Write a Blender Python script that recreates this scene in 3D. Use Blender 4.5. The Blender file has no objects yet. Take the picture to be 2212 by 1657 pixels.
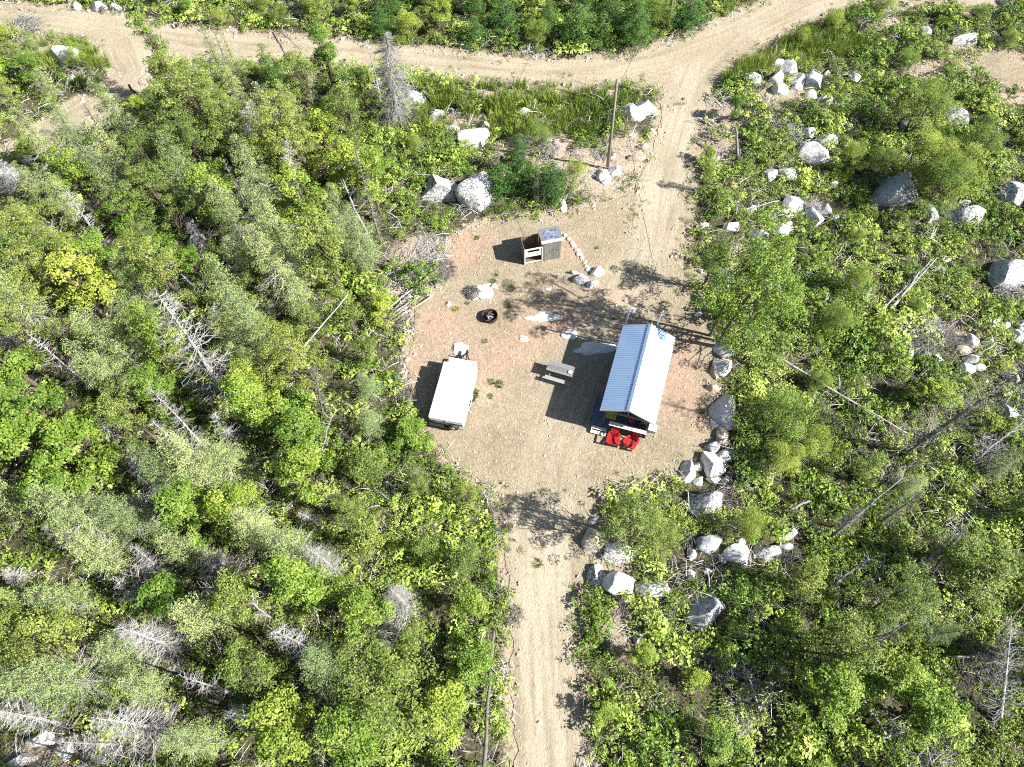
import bpy, math, random
import numpy as np
from mathutils import Vector, Matrix, noise, geometry

R = math.radians
rng = np.random.default_rng(7)
random.seed(7)
sc = bpy.context.scene
col = sc.collection

# ---------------------------------------------------------------- camera
TH, RO, H, F = R(26.7), R(-2.0), 40.0, 1534.0
RM = Matrix.Rotation(TH, 3, 'X') @ Matrix.Rotation(RO, 3, 'Z')
cd = bpy.data.cameras.new('camera'); cam = bpy.data.objects.new('camera', cd); col.objects.link(cam)
cam.matrix_world = Matrix.Translation((0, 0, H)) @ RM.to_4x4()
cd.sensor_width = 36; cd.lens = 36 * F / 2212; cd.clip_start = 0.5; cd.clip_end = 2000
sc.camera = cam

# ---------------------------------------------------------------- world, sun, exposure
SAZ, SEL = R(-16), R(38)
w = bpy.data.worlds.new("World"); sc.world = w; w.use_nodes = True
nt = w.node_tree; nt.nodes.clear()
sky = nt.nodes.new('ShaderNodeTexSky'); sky.sky_type = 'NISHITA'; sky.sun_disc = False
sky.sun_elevation = SEL; sky.sun_rotation = R(90) - SAZ
bg = nt.nodes.new('ShaderNodeBackground'); bg.inputs[1].default_value = 0.052
wo = nt.nodes.new('ShaderNodeOutputWorld')
nt.links.new(sky.outputs[0], bg.inputs[0]); nt.links.new(bg.outputs[0], wo.inputs[0])
sl = bpy.data.lights.new('sun', 'SUN'); sl.energy = 5.0; sl.angle = R(0.5); sl.color = (1.0, 0.965, 0.91)
sun = bpy.data.objects.new('sun', sl); col.objects.link(sun)
sdir = Vector((math.cos(SEL) * math.cos(SAZ), math.cos(SEL) * math.sin(SAZ), math.sin(SEL)))
sun.rotation_euler = sdir.to_track_quat('Z', 'Y').to_euler(); sun.location = (40, -10, 50)
sc.view_settings.view_transform = 'Standard'; sc.view_settings.look = 'None'
sc.view_settings.gamma = 1.0; sc.view_settings.use_curve_mapping = False
sc.view_settings.exposure = 1.4
sc.cycles.use_denoising = False; sc.cycles.filter_width = 1.1; sc.cycles.sample_clamp_indirect = 4
sc.cycles.max_bounces = 6; sc.cycles.diffuse_bounces = 3; sc.cycles.glossy_bounces = 2
sc.cycles.transmission_bounces = 3; sc.cycles.caustics_reflective = False; sc.cycles.caustics_refractive = False

def up(px, py, z=0.0):
    """point of the world at height z that stands under that pixel of the 2212-wide photograph"""
    d = RM @ Vector(((px - 1106) / F, -(py - 828.5) / F, -1.0))
    t = (z - H) / d.z
    return Vector((d.x * t, d.y * t, z))
RMT = RM.transposed()
def proj(x, y, z):
    q = RMT @ Vector((x, y, z - H))
    return (1106 + F * q.x / -q.z, 828.5 - F * q.y / -q.z)
RMn = np.array(RMT)
def projn(P):
    q = (P - np.array([0, 0, H])) @ RMn.T
    return np.stack([1106 + F * q[:, 0] / -q[:, 2], 828.5 - F * q[:, 1] / -q[:, 2]], 1)

# ---------------------------------------------------------------- object helpers
def link(o, parent=None):
    col.objects.link(o)
    if parent is not None: o.parent = parent
    return o
def tag(o, label=None, cat=None, group=None, kind=None):
    if label: o['label'] = label
    if cat: o['category'] = cat
    if group: o['group'] = group
    if kind: o['kind'] = kind
    return o
def empty(name, loc=(0, 0, 0), rz=0):
    o = bpy.data.objects.new(name, None); o.location = loc; o.rotation_euler = (0, 0, rz)
    o.empty_display_size = .3
    return link(o)

class Geo:
    def __init__(s):
        s.v = []; s.q = []; s.t = []; s.qt = []; s.tt = []; s.qm = []; s.tm = []; s.n = 0
    def add(s, V, Q=None, T=None, tint=0.5, mat=0):
        V = np.asarray(V, float).reshape(-1, 3)
        if Q is not None and len(Q):
            Q = np.asarray(Q, np.int64).reshape(-1, 4) + s.n; s.q.append(Q)
            s.qt.append(np.broadcast_to(np.asarray(tint, float), (len(Q),))); s.qm.append(np.full(len(Q), mat))
        if T is not None and len(T):
            T = np.asarray(T, np.int64).reshape(-1, 3) + s.n; s.t.append(T)
            s.tt.append(np.broadcast_to(np.asarray(tint, float), (len(T),))); s.tm.append(np.full(len(T), mat))
        s.v.append(V); s.n += len(V)
        return s
    def box(s, c, d, rz=0, rx=0, ry=0, tint=.5, mat=0, taper=1.0):
        x, y, z = d[0] / 2, d[1] / 2, d[2] / 2
        P = [(-x, -y, -z), (x, -y, -z), (x, y, -z), (-x, y, -z),
             (-x * taper, -y * taper, z), (x * taper, -y * taper, z), (x * taper, y * taper, z), (-x * taper, y * taper, z)]
        M = Matrix.Rotation(rz, 3, 'Z') @ Matrix.Rotation(ry, 3, 'Y') @ Matrix.Rotation(rx, 3, 'X')
        P = [(M @ Vector(p)) + Vector(c) for p in P]
        return s.add([tuple(p) for p in P], [(0, 3, 2, 1), (4, 5, 6, 7), (0, 1, 5, 4), (1, 2, 6, 5), (2, 3, 7, 6), (3, 0, 4, 7)], tint=tint, mat=mat)
    def beam(s, a, b, wd, th, tint=.5, mat=0):
        a = Vector(a); b = Vector(b); d = b - a; L = d.length
        q = d.to_track_quat('X', 'Z').to_matrix()
        P = []
        for x in (0, L):
            for y, z in ((-wd / 2, -th / 2), (wd / 2, -th / 2), (wd / 2, th / 2), (-wd / 2, th / 2)):
                P.append(tuple(a + q @ Vector((x, y, z))))
        return s.add(P, [(0, 1, 2, 3), (7, 6, 5, 4), (0, 4, 5, 1), (1, 5, 6, 2), (2, 6, 7, 3), (3, 7, 4, 0)], tint=tint, mat=mat)
    def tube(s, pts, rad, n=6, tint=.5, mat=0, cap=True):
        pts = [Vector(p) for p in pts]; k = len(pts)
        if not hasattr(rad, '__len__'): rad = [rad] * k
        V = []; prev = None
        for i, p in enumerate(pts):
            d = (pts[min(i + 1, k - 1)] - pts[max(i - 1, 0)])
            if d.length < 1e-9: d = Vector((0, 0, 1))
            d.normalize()
            if prev is None: a = d.orthogonal().normalized()
            else:
                a = prev - d * prev.dot(d)
                a = a.normalized() if a.length > 1e-6 else d.orthogonal().normalized()
            prev = a; b = d.cross(a)
            for j in range(n):
                t = 2 * math.pi * j / n
                V.append(tuple(p + (a * math.cos(t) + b * math.sin(t)) * rad[i]))
        Q = [(i * n + j, i * n + (j + 1) % n, (i + 1) * n + (j + 1) % n, (i + 1) * n + j) for i in range(k - 1) for j in range(n)]
        T = []
        if cap and n > 3:
            V.append(tuple(pts[0])); V.append(tuple(pts[-1])); c0 = k * n; c1 = c0 + 1
            T = [(c0, (j + 1) % n, j) for j in range(n)] + [(c1, (k - 1) * n + j, (k - 1) * n + (j + 1) % n) for j in range(n)]
        return s.add(V, Q, T, tint=tint, mat=mat)
    def arrays(s):
        V = np.concatenate(s.v) if s.v else np.zeros((0, 3))
        Q = np.concatenate(s.q) if s.q else np.zeros((0, 4), np.int64)
        T = np.concatenate(s.t) if s.t else np.zeros((0, 3), np.int64)
        ti = np.concatenate([*s.qt, *s.tt]) if (s.qt or s.tt) else np.zeros(0)
        mi = np.concatenate([*s.qm, *s.tm]) if (s.qm or s.tm) else np.zeros(0)
        return V, Q, T, ti, mi
    def mesh(s, name, mats, smooth=False):
        return raw_mesh(name, *s.arrays(), mats=mats, smooth=smooth)
    def build(s, name, mats, parent=None, smooth=False):
        return link(bpy.data.objects.new(name, s.mesh(name, mats, smooth)), parent)

def raw_mesh(name, V, Q, T, tint, mi=None, mats=None, smooth=False):
    me = bpy.data.meshes.new(name)
    me.vertices.add(len(V)); me.vertices.foreach_set('co', V.astype(np.float32).ravel())
    nl = len(Q) * 4 + len(T) * 3; nf = len(Q) + len(T)
    me.loops.add(nl); me.polygons.add(nf)
    me.loops.foreach_set('vertex_index', np.concatenate([Q.ravel(), T.ravel()]).astype(np.int32))
    ls = np.concatenate([np.arange(len(Q)) * 4, len(Q) * 4 + np.arange(len(T)) * 3]).astype(np.int32)
    me.polygons.foreach_set('loop_start', ls)
    if mi is not None: me.polygons.foreach_set('material_index', mi.astype(np.int32))
    me.polygons.foreach_set('use_smooth', np.full(nf, smooth))
    me.update(calc_edges=True)
    at = me.attributes.new('tint', 'FLOAT', 'FACE'); at.data.foreach_set('value', tint.astype(np.float32))
    if not isinstance(mats, (list, tuple)): mats = [mats]
    for m in mats: me.materials.append(m)
    return me

# ---------------------------------------------------------------- materials
def newmat(name):
    m = bpy.data.materials.new(name); m.use_nodes = True; t = m.node_tree; t.nodes.clear()
    out = t.nodes.new('ShaderNodeOutputMaterial')
    return m, t, out
def N(t, kind, **k):
    n = t.nodes.new(kind)
    for a, b in k.items(): setattr(n, a, b)
    return n
def mixc(t, fac, a, b, mode='MIX'):
    n = t.nodes.new('ShaderNodeMix'); n.data_type = 'RGBA'; n.blend_type = mode
    for sock, val in ((n.inputs[0], fac), (n.inputs[6], a), (n.inputs[7], b)):
        if hasattr(val, 'is_linked'): t.links.new(val, sock)
        elif isinstance(val, (int, float)): sock.default_value = val
        else: sock.default_value = (*val, 1)
    return n.outputs[2]
def ramp(t, src, stops):
    n = t.nodes.new('ShaderNodeValToRGB'); e = n.color_ramp.elements
    while len(e) < len(stops): e.new(.5)
    for el, (p, c) in zip(e, stops):
        el.position = p; el.color = (*c, 1) if hasattr(c, '__len__') else (c, c, c, 1)
    t.links.new(src, n.inputs[0]); return n.outputs[0]
def noiset(t, scale, detail=4, rough=.6, vec=None, w3='3D'):
    n = N(t, 'ShaderNodeTexNoise'); n.inputs['Scale'].default_value = scale; n.inputs['Detail'].default_value = detail
    n.inputs['Roughness'].default_value = rough
    if vec is not None: t.links.new(vec, n.inputs['Vector'])
    return n.outputs[0]
def pos(t, kind='Object'):
    n = N(t, 'ShaderNodeTexCoord'); return n.outputs[kind]
def geopos(t): return N(t, 'ShaderNodeNewGeometry').outputs['Position']
def bump(t, h, strength, dist):
    b = N(t, 'ShaderNodeBump'); b.inputs['Strength'].default_value = strength; b.inputs['Distance'].default_value = dist
    t.links.new(h, b.inputs['Height']); return b.outputs[0]
def princ(t, out, colr, rough=.7, metal=0, nrm=None, spec=.3):
    p = N(t, 'ShaderNodeBsdfPrincipled'); p.inputs['Roughness'].default_value = rough; p.inputs['Metallic'].default_value = metal
    p.inputs['Specular IOR Level'].default_value = spec
    if hasattr(colr, 'is_linked'): t.links.new(colr, p.inputs['Base Color'])
    else: p.inputs['Base Color'].default_value = (*colr, 1)
    if nrm is not None: t.links.new(nrm, p.inputs['Normal'])
    if out: t.links.new(p.outputs[0], out.inputs[0])
    return p

def leafmat(name, dark, mid, light, trans=.28, hue=.02):
    m, t, out = newmat(name)
    a = N(t, 'ShaderNodeAttribute', attribute_name='tint')
    oi = N(t, 'ShaderNodeObjectInfo')
    c = ramp(t, a.outputs['Fac'], [(0, dark), (.5, mid), (1, light)])
    hs = N(t, 'ShaderNodeHueSaturation'); t.links.new(c, hs.inputs['Color'])
    mr = N(t, 'ShaderNodeMapRange'); t.links.new(oi.outputs['Random'], mr.inputs[0]); mr.inputs[3].default_value = .75; mr.inputs[4].default_value = 1.22
    t.links.new(mr.outputs[0], hs.inputs['Value'])
    mr2 = N(t, 'ShaderNodeMapRange'); t.links.new(oi.outputs['Random'], mr2.inputs[0]); mr2.inputs[3].default_value = .5 + hue; mr2.inputs[4].default_value = .5 - hue
    t.links.new(mr2.outputs[0], hs.inputs['Hue'])
    p = princ(t, None, hs.outputs[0], rough=.55, spec=.25)
    tr = N(t, 'ShaderNodeBsdfTranslucent'); t.links.new(hs.outputs[0], tr.inputs[0])
    mx = N(t, 'ShaderNodeMixShader'); mx.inputs[0].default_value = trans
    t.links.new(p.outputs[0], mx.inputs[1]); t.links.new(tr.outputs[0], mx.inputs[2]); t.links.new(mx.outputs[0], out.inputs[0])
    return m

M = {}
M['maple'] = leafmat('bright_leaf', (.08, .16, .02), (.22, .33, .045), (.42, .50, .11))
M['yellow'] = leafmat('yellow_leaf', (.18, .26, .035), (.32, .40, .06), (.46, .50, .11))
M['birch'] = leafmat('olive_leaf', (.08, .13, .025), (.20, .27, .055), (.36, .43, .12))
M['spruce'] = leafmat('pale_needle', (.13, .19, .07), (.29, .37, .14), (.50, .57, .25), trans=.15)
M['darkfir'] = leafmat('dark_needle', (.03, .08, .015), (.07, .16, .03), (.15, .27, .055), trans=.1)
M['willow'] = leafmat('willow_leaf', (.10, .18, .025), (.25, .35, .055), (.43, .50, .12))
M['shrub'] = leafmat('shrub_leaf', (.06, .14, .02), (.20, .32, .045), (.46, .56, .14))
M['under'] = leafmat('undergrowth_leaf', (.05, .11, .015), (.20, .31, .04), (.50, .60, .15), trans=.22)
M['grass'] = leafmat('grass_blade', (.08, .15, .02), (.18, .27, .04), (.34, .40, .10), trans=.2)

def woodmat(name, a, b, scale=3, rough=.85, stretch=(1, 1, 1), bstr=.4):
    m, t, out = newmat(name)
    mp = N(t, 'ShaderNodeMapping'); t.links.new(pos(t), mp.inputs[0]); mp.inputs['Scale'].default_value = stretch
    n = noiset(t, scale, 6, .65, mp.outputs[0])
    at = N(t, 'ShaderNodeAttribute', attribute_name='tint')
    c = ramp(t, n, [(.3, a), (.7, b)])
    v = N(t, 'ShaderNodeMapRange'); t.links.new(at.outputs['Fac'], v.inputs[0]); v.inputs[3].default_value = .6; v.inputs[4].default_value = 1.35
    oi = N(t, 'ShaderNodeObjectInfo'); vr = N(t, 'ShaderNodeMapRange'); t.links.new(oi.outputs['Random'], vr.inputs[0]); vr.inputs[3].default_value = .7 if 'dead' in name else .92; vr.inputs[4].default_value = 1.1
    vm = N(t, 'ShaderNodeMath', operation='MULTIPLY'); t.links.new(v.outputs[0], vm.inputs[0]); t.links.new(vr.outputs[0], vm.inputs[1])
    hs = N(t, 'ShaderNodeHueSaturation'); t.links.new(c, hs.inputs['Color']); t.links.new(vm.outputs[0], hs.inputs['Value'])
    princ(t, out, hs.outputs[0], rough, nrm=bump(t, n, bstr, .02))
    return m
M['bark'] = woodmat('bark', (.07, .055, .04), (.16, .13, .10), 6)
M['deadwood'] = woodmat('dead_wood', (.25, .24, .225), (.50, .48, .465), 5)
M['greydead'] = woodmat('grey_dead_wood', (.20, .19, .18), (.40, .385, .37), 5)
M['darkdead'] = woodmat('dark_dead_wood', (.12, .105, .09), (.26, .24, .22), 5)
M['polewood'] = woodmat('pole_wood', (.15, .125, .10), (.27, .235, .19), 4, stretch=(6, 6, .6))
M['greyplank'] = woodmat('weathered_plank', (.10, .10, .09), (.26, .25, .23), 4, stretch=(9, 9, 1))
M['tablewood'] = woodmat('weathered_table_wood', (.15, .145, .15), (.27, .26, .26), 4, stretch=(2, 9, 2))
M['palewood'] = woodmat('pale_board', (.55, .52, .46), (.74, .71, .65), 4, stretch=(2, 6, 6))
M['brownwood'] = woodmat('brown_board', (.12, .07, .045), (.24, .15, .09), 4, stretch=(5, 5, 1))
M['deckblue'] = woodmat('slate_deck_stain', (.10, .13, .18), (.16, .20, .27), 4, stretch=(1, 8, 1))
M['darktimber'] = woodmat('dark_timber', (.045, .042, .045), (.10, .095, .10), 5)
M['log'] = woodmat('felled_log', (.22, .19, .16), (.50, .46, .42), 5)
M['char'] = woodmat('charred_wood', (.02, .018, .016), (.12, .11, .11), 12)

def plain(name, c, rough=.5, metal=0, var=.12, scale=6, spec=.4, b=0):
    m, t, out = newmat(name)
    n = noiset(t, scale, 5, .6, pos(t))
    cc = ramp(t, n, [(.3, tuple(x * (1 - var) for x in c)), (.7, tuple(min(1, x * (1 + var)) for x in c))])
    princ(t, out, cc, rough, metal, nrm=bump(t, n, .3, b) if b else None, spec=spec)
    return m
M['white'] = plain('white_gelcoat', (.80, .81, .82), .35, var=.03)
M['red'] = plain('red_plastic', (.40, .012, .018), .55, var=.3)
M['pink'] = plain('faded_red_plastic', (.62, .06, .11), .5)
M['yellowp'] = plain('yellow_plastic', (.50, .45, .03), .5)
M['yellowr'] = plain('pale_yellow_rim', (.60, .58, .18), .5)
M['black'] = plain('black_rubber', (.025, .025, .027), .7)
M['iron'] = plain('black_iron', (.04, .04, .045), .5, .5)
M['rust'] = plain('rusty_steel', (.055, .022, .015), .85, .2, var=.5, scale=14)
M['galv'] = plain('galvanised_steel', (.55, .56, .58), .4, .6)
M['cable'] = plain('cable_sheath', (.03, .03, .03), .6)
M['lens'] = plain('dark_red_lens', (.09, .01, .012), .2)
M['sidewall'] = plain('camper_side', (.70, .71, .72), .4, var=.04)
M['wallpaint'] = plain('cabin_siding', (.13, .12, .11), .8, var=.2)
m, t, out = newmat('window_glass'); princ(t, out, (.03, .04, .05), .08, 0, spec=.8); M['glass'] = m
m, t, out = newmat('blue_skylight'); n_ = noiset(t, 5, 3, .5, pos(t)); princ(t, out, ramp(t, n_, [(.35, (.06, .07, .17)), (.65, (.28, .31, .40))]), .15, 0, spec=.7); M['skylight'] = m
# ribbed roofing steel; blue of the sky's reflection is put into its colour
m, t, out = newmat('roofing_steel')
n_ = noiset(t, 1.2, 5, .6, pos(t)); princ(t, out, ramp(t, n_, [(.3, (.33, .47, .68)), (.7, (.39, .53, .72))]), .4, 0.0, spec=.5); M['roof'] = m

def rockmat(name, a, b, lich, amt):
    m, t, out = newmat(name)
    P = pos(t); oi = N(t, 'ShaderNodeObjectInfo')
    ad = N(t, 'ShaderNodeVectorMath', operation='ADD'); t.links.new(P, ad.inputs[0]); t.links.new(oi.outputs['Location'], ad.inputs[1])
    n1 = noiset(t, 2.2, 8, .65, ad.outputs[0]); n2 = noiset(t, 7, 8, .75, ad.outputs[0]); n3 = noiset(t, 45, 3, .7, ad.outputs[0])
    c = ramp(t, n1, [(.35, a), (.62, b)])
    c = mixc(t, ramp(t, n2, [(.55 - amt * .12, 0), (.61 - amt * .12, 1)]), c, lich)
    c = mixc(t, .35, c, ramp(t, n3, [(.35, .12), (.6, .62)]), 'OVERLAY')
    hgt = mixc(t, .4, n1, n2)
    princ(t, out, c, .88, nrm=bump(t, hgt, .8, .12), spec=.2)
    return m
M['rockpale'] = rockmat('pale_granite', (.56, .55, .53), (.74, .72, .69), (.34, .33, .32), -.3)
M['rockgrey'] = rockmat('grey_granite', (.36, .37, .38), (.56, .56, .56), (.16, .16, .165), .2)
M['rocklichen'] = rockmat('lichened_granite', (.52, .51, .50), (.70, .69, .67), (.11, .115, .10), .45)
M['rocktan'] = rockmat('tan_granite', (.44, .37, .30), (.58, .50, .42), (.30, .26, .22), -.2)

# sandy gravel, shared by road, clearing and driveway; pink = reddish soil mask, wear = packed wheel tracks
def gravelmat():
    m, t, out = newmat('sandy_gravel'); P = geopos(t)
    n1 = noiset(t, .35, 6, .6, P); n2 = noiset(t, 3.0, 6, .7, P); n3 = noiset(t, 22, 4, .8, P)
    v = N(t, 'ShaderNodeTexVoronoi'); v.inputs['Scale'].default_value = 9; t.links.new(P, v.inputs['Vector'])
    v2 = N(t, 'ShaderNodeTexVoronoi'); v2.inputs['Scale'].default_value = 3.2; t.links.new(P, v2.inputs['Vector'])
    base = ramp(t, n1, [(.35, (.245, .205, .14)), (.65, (.32, .27, .19))])
    pk = N(t, 'ShaderNodeAttribute', attribute_name='pink'); wr = N(t, 'ShaderNodeAttribute', attribute_name='wear')
    mul = N(t, 'ShaderNodeMath', operation='MULTIPLY'); t.links.new(pk.outputs['Fac'], mul.inputs[0]); t.links.new(ramp(t, n1, [(.3, .5), (.6, 1.3)]), mul.inputs[1])
    base = mixc(t, mul.outputs[0], base, (.36, .255, .185))
    tk = N(t, 'ShaderNodeAttribute', attribute_name='track'); tn = noiset(t, 1.0, 5, .6, tk.outputs['Vector'])
    cm = N(t, 'ShaderNodeMath', operation='MULTIPLY'); t.links.new(wr.outputs['Fac'], cm.inputs[0]); t.links.new(ramp(t, tn, [(.36, .05), (.56, 1)]), cm.inputs[1])
    base = mixc(t, cm.outputs[0], base, (.45, .39, .295))
    base = mixc(t, ramp(t, n2, [(.3, .55), (.5, 0)]), base, (.21, .165, .11))
    # pebbles: light stones and dark gaps
    peb = ramp(t, v.outputs['Color'], [(0, .2), (1, .8)])
    inv = N(t, 'ShaderNodeMath', operation='SUBTRACT'); inv.inputs[0].default_value = 1.0; t.links.new(wr.outputs['Fac'], inv.inputs[1])
    s1 = N(t, 'ShaderNodeMath', operation='MULTIPLY'); s1.inputs[1].default_value = .42; t.links.new(inv.outputs[0], s1.inputs[0])
    base = mixc(t, s1.outputs[0], base, peb, 'OVERLAY')
    stone = N(t, 'ShaderNodeMath', operation='MULTIPLY'); t.links.new(ramp(t, v2.outputs['Distance'], [(.10, 1), (.16, 0)]), stone.inputs[0]); t.links.new(ramp(t, n2, [(.5, 0), (.6, .7)]), stone.inputs[1])
    base = mixc(t, stone.outputs[0], base, (.55, .50, .42))
    base = mixc(t, .5, base, ramp(t, n3, [(.3, .28), (.7, .72)]), 'OVERLAY')
    hh = mixc(t, .5, n3, mixc(t, .5, n2, v.outputs['Distance']))
    princ(t, out, base, .95, nrm=bump(t, hh, .9, .09), spec=.1)
    return m
M['gravel'] = gravelmat()
def soilmat():
    m, t, out = newmat('forest_floor'); P = geopos(t)
    n1 = noiset(t, .5, 6, .65, P); n2 = noiset(t, 6, 6, .75, P)
    c = ramp(t, n2, [(.3, (.035, .032, .02)), (.5, (.085, .075, .045)), (.7, (.20, .175, .13))])
    c = mixc(t, ramp(t, n1, [(.45, 0), (.6, .7)]), c, (.075, .085, .035))
    s = N(t, 'ShaderNodeAttribute', attribute_name='sand')
    ad = N(t, 'ShaderNodeMath', operation='ADD'); t.links.new(s.outputs['Fac'], ad.inputs[0])
    t.links.new(ramp(t, n2, [(.3, -.0), (.7, .6)]), ad.inputs[1])
    f = ramp(t, ad.outputs[0], [(.55, 0), (.95, 1)])
    c = mixc(t, f, c, ramp(t, n2, [(.3, (.27, .21, .15)), (.7, (.47, .39, .30))]))
    princ(t, out, c, .95, nrm=bump(t, n2, 1, .12), spec=.1)
    return m
M['soil'] = soilmat()

# ---------------------------------------------------------------- ground layout (polygons in photo pixels, laid on the ground)
ROAD = [(-120, -20), (-60, 5), (0, 12), (133, 14), (200, 26), (273, 28), (346, 53), (430, 62), (520, 69), (653, 82), (770, 86), (847, 100), (970, 110),
        (1060, 119), (1147, 124), (1230, 124), (1304, 118), (1387, 104), (1474, 80), (1518, 62), (1601, 22), (1660, -2), (1730, -30), (1960, -30),
        (1930, -8), (1857, 10), (1801, 34), (1741, 60), (1674, 92), (1618, 124), (1571, 152), (1541, 187), (1525, 226),
        (1430, 226), (1422, 196), (1387, 187), (1320, 178), (1237, 180), (1104, 181), (1037, 173), (924, 157), (854, 151), (660, 136), (520, 138), (400, 135),
        (325, 155), (318, 175), (333, 200), (300, 212), (262, 222), (235, 262), (213, 262), (150, 292), (70, 330), (20, 350), (0, 345), (63, 292), (83, 272), (130, 238), (180, 207),
        (235, 180), (247, 150), (213, 110), (167, 82), (77, 64), (0, 60), (-120, 55)]
DRIVEUP = [(1430, 226), (1525, 226), (1508, 273), (1505, 333), (1495, 400), (1481, 483), (1484, 560), (1360, 560), (1366, 480), (1370, 413), (1390, 366), (1417, 300)]
CLEAR = [(1360, 560), (1484, 560), (1490, 600), (1515, 650), (1540, 720), (1556, 790), (1560, 850), (1548, 890), (1540, 940), (1522, 970), (1490, 1000), (1440, 1020), (1370, 1040), (1300, 1052),
         (1180, 1075), (1075, 1062), (1020, 1030), (965, 990), (925, 935), (895, 880), (885, 820), (885, 770), (892, 712), (905, 655), (935, 612), (962, 566), (985, 512), (1040, 482), (1100, 472),
         (1180, 466), (1250, 452), (1310, 436), (1370, 413)]
DRIVEDN = [(1075, 1062), (1180, 1075), (1300, 1052), (1290, 1110), (1300, 1150), (1275, 1200), (1265, 1240), (1252, 1290), (1250, 1330), (1252, 1400), (1248, 1480), (1258, 1560), (1270, 1657), (1276, 1760),
           (1112, 1760), (1112, 1657), (1110, 1560), (1100, 1480), (1105, 1400), (1101, 1300), (1092, 1220), (1088, 1150), (1085, 1090)]
TOPR = [(1857, 8), (1900, -8), (1960, -30), (2240, -30), (2212, -5), (2150, 18), (2075, 22), (2010, 10), (1935, 18)]
SIDE = [(2060, 130), (2110, 124), (2160, 112), (2240, 128), (2240, 196), (2190, 196), (2140, 172), (2100, 165)]
def W(poly): return [up(*p).to_2d() for p in poly]
def pdist(P, poly):
    """signed distance (inside negative) of points P (n,2) to polygon"""
    A = np.array([tuple(a) for a in poly]); B = np.roll(A, -1, 0)
    d = np.full(len(P), 1e9); ins = np.zeros(len(P), bool)
    for a, b in zip(A, B):
        ab = b - a; t_ = np.clip(((P - a) @ ab) / max(ab @ ab, 1e-9), 0, 1)
        d = np.minimum(d, np.hypot(*(P - a - t_[:, None] * ab).T))
        c = (a[1] > P[:, 1]) != (b[1] > P[:, 1])
        with np.errstate(divide='ignore', invalid='ignore'):
            x = (b[0] - a[0]) * (P[:, 1] - a[1]) / (b[1] - a[1]) + a[0]
        ins ^= c & (P[:, 0] < x)
    return np.where(ins, -d, d)
def linedist(P, pts):
    A = np.array([tuple(a) for a in pts]); d = np.full(len(P), 1e9)
    for a, b in zip(A[:-1], A[1:]):
        ab = b - a; t_ = np.clip(((P - a) @ ab) / (ab @ ab), 0, 1)
        d = np.minimum(d, np.hypot(*(P - a - t_[:, None] * ab).T))
    return d
PR, PU, PC, PD, PT, PS = map(W, (ROAD, DRIVEUP, CLEAR, DRIVEDN, TOPR, SIDE))
PATCH = [(1285, 372, 3.0, 2.6), (985, 266, 2.6, 1.2), (1100, 205, 5.5, .9), (1250, 196, 5.5, .8), (1350, 320, 1.6, 2.2), (1560, 260, 2.2, 2.6), (1545, 330, 1.6, 1.8), (1360, 345, 1.5, 1.5),
         (905, 560, 2.4, 2.0), (865, 640, 1.6, 2.6), (1690, 215, 2.5, 1.2), (2010, 150, 2.4, 1.2), (2180, 215, 2.4, .8), (1900, 55, 2.6, .9), (2080, 105, 1.6, .7), (1330, 1330, 1.0, 2.4), (60, 320, 2.5, 1.4), (1600, 560, 1.2, 1.4), (1520, 590, 1.0, 1.2),
         (1680, 60, 3, 1.2), (200, 40, 4, .8), (100, 95, 4, 1.6), (2060, 740, 2.0, 1.2), (1170, 320, 3.6, 1.6), (1225, 345, 3.0, 1.6), (90, 1640, 2.2, 1.0), (1315, 1180, 1.6, 2.0)]
def sandmask_exact(P, soft=.55):
    d = np.minimum.reduce([pdist(P, q) for q in (PR, PU, PC, PD, PT, PS)])
    s = np.clip(1 - d / soft, 0, 1)
    for (x, y, a, b) in PATCH:
        c = up(x, y); e = 1.25 - np.hypot((P[:, 0] - c.x) / a, (P[:, 1] - c.y) / b)
        s = np.maximum(s, np.clip(e * 1.2, 0, .95))
    return d, s

_GX0, _GY0, _GS = -62.0, -14.0, .2
def _grid():
    X = np.arange(_GX0, 62, _GS * 2); Y = np.arange(_GY0, 82, _GS * 2); gx, gy = np.meshgrid(X, Y)
    d, s = sandmask_exact(np.stack([gx.ravel(), gy.ravel()], 1)); return d.reshape(gx.shape), s.reshape(gx.shape)
def sandmask(P, soft=.55):
    if soft != .55 or P[:, 0].min() < _GX0 or P[:, 0].max() > 60 or P[:, 1].min() < _GY0 or P[:, 1].max() > 80: return sandmask_exact(P, soft)
    global _G
    try: _G
    except NameError: _G = _grid()
    fx = (P[:, 0] - _GX0) / (_GS * 2); fy = (P[:, 1] - _GY0) / (_GS * 2); ix = fx.astype(int); iy = fy.astype(int); tx = fx - ix; ty = fy - iy
    out = []
    for g_ in _G: out.append((g_[iy, ix] * (1 - tx) + g_[iy, ix + 1] * tx) * (1 - ty) + (g_[iy + 1, ix] * (1 - tx) + g_[iy + 1, ix + 1] * tx) * ty)
    return out
def uneven(P):   # height of the forest floor
    x, y = P[:, 0], P[:, 1]
    return (.16 * np.sin(x * .31 + 1.3) * np.cos(y * .27) + .10 * np.sin(x * .83 + y * .61) + .05 * np.sin(x * 1.9 - y * 1.4 + .5))
def ground_z(P, d=None):
    if d is None: d, _ = sandmask(P)
    k = np.clip((d - .3) / 2.0, 0, 1)
    return np.where(d < .3, -.03, -.03 + k * (.16 + uneven(P)))
def gz(x, y): return float(ground_z(np.array([[x, y]]))[0])

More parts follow.
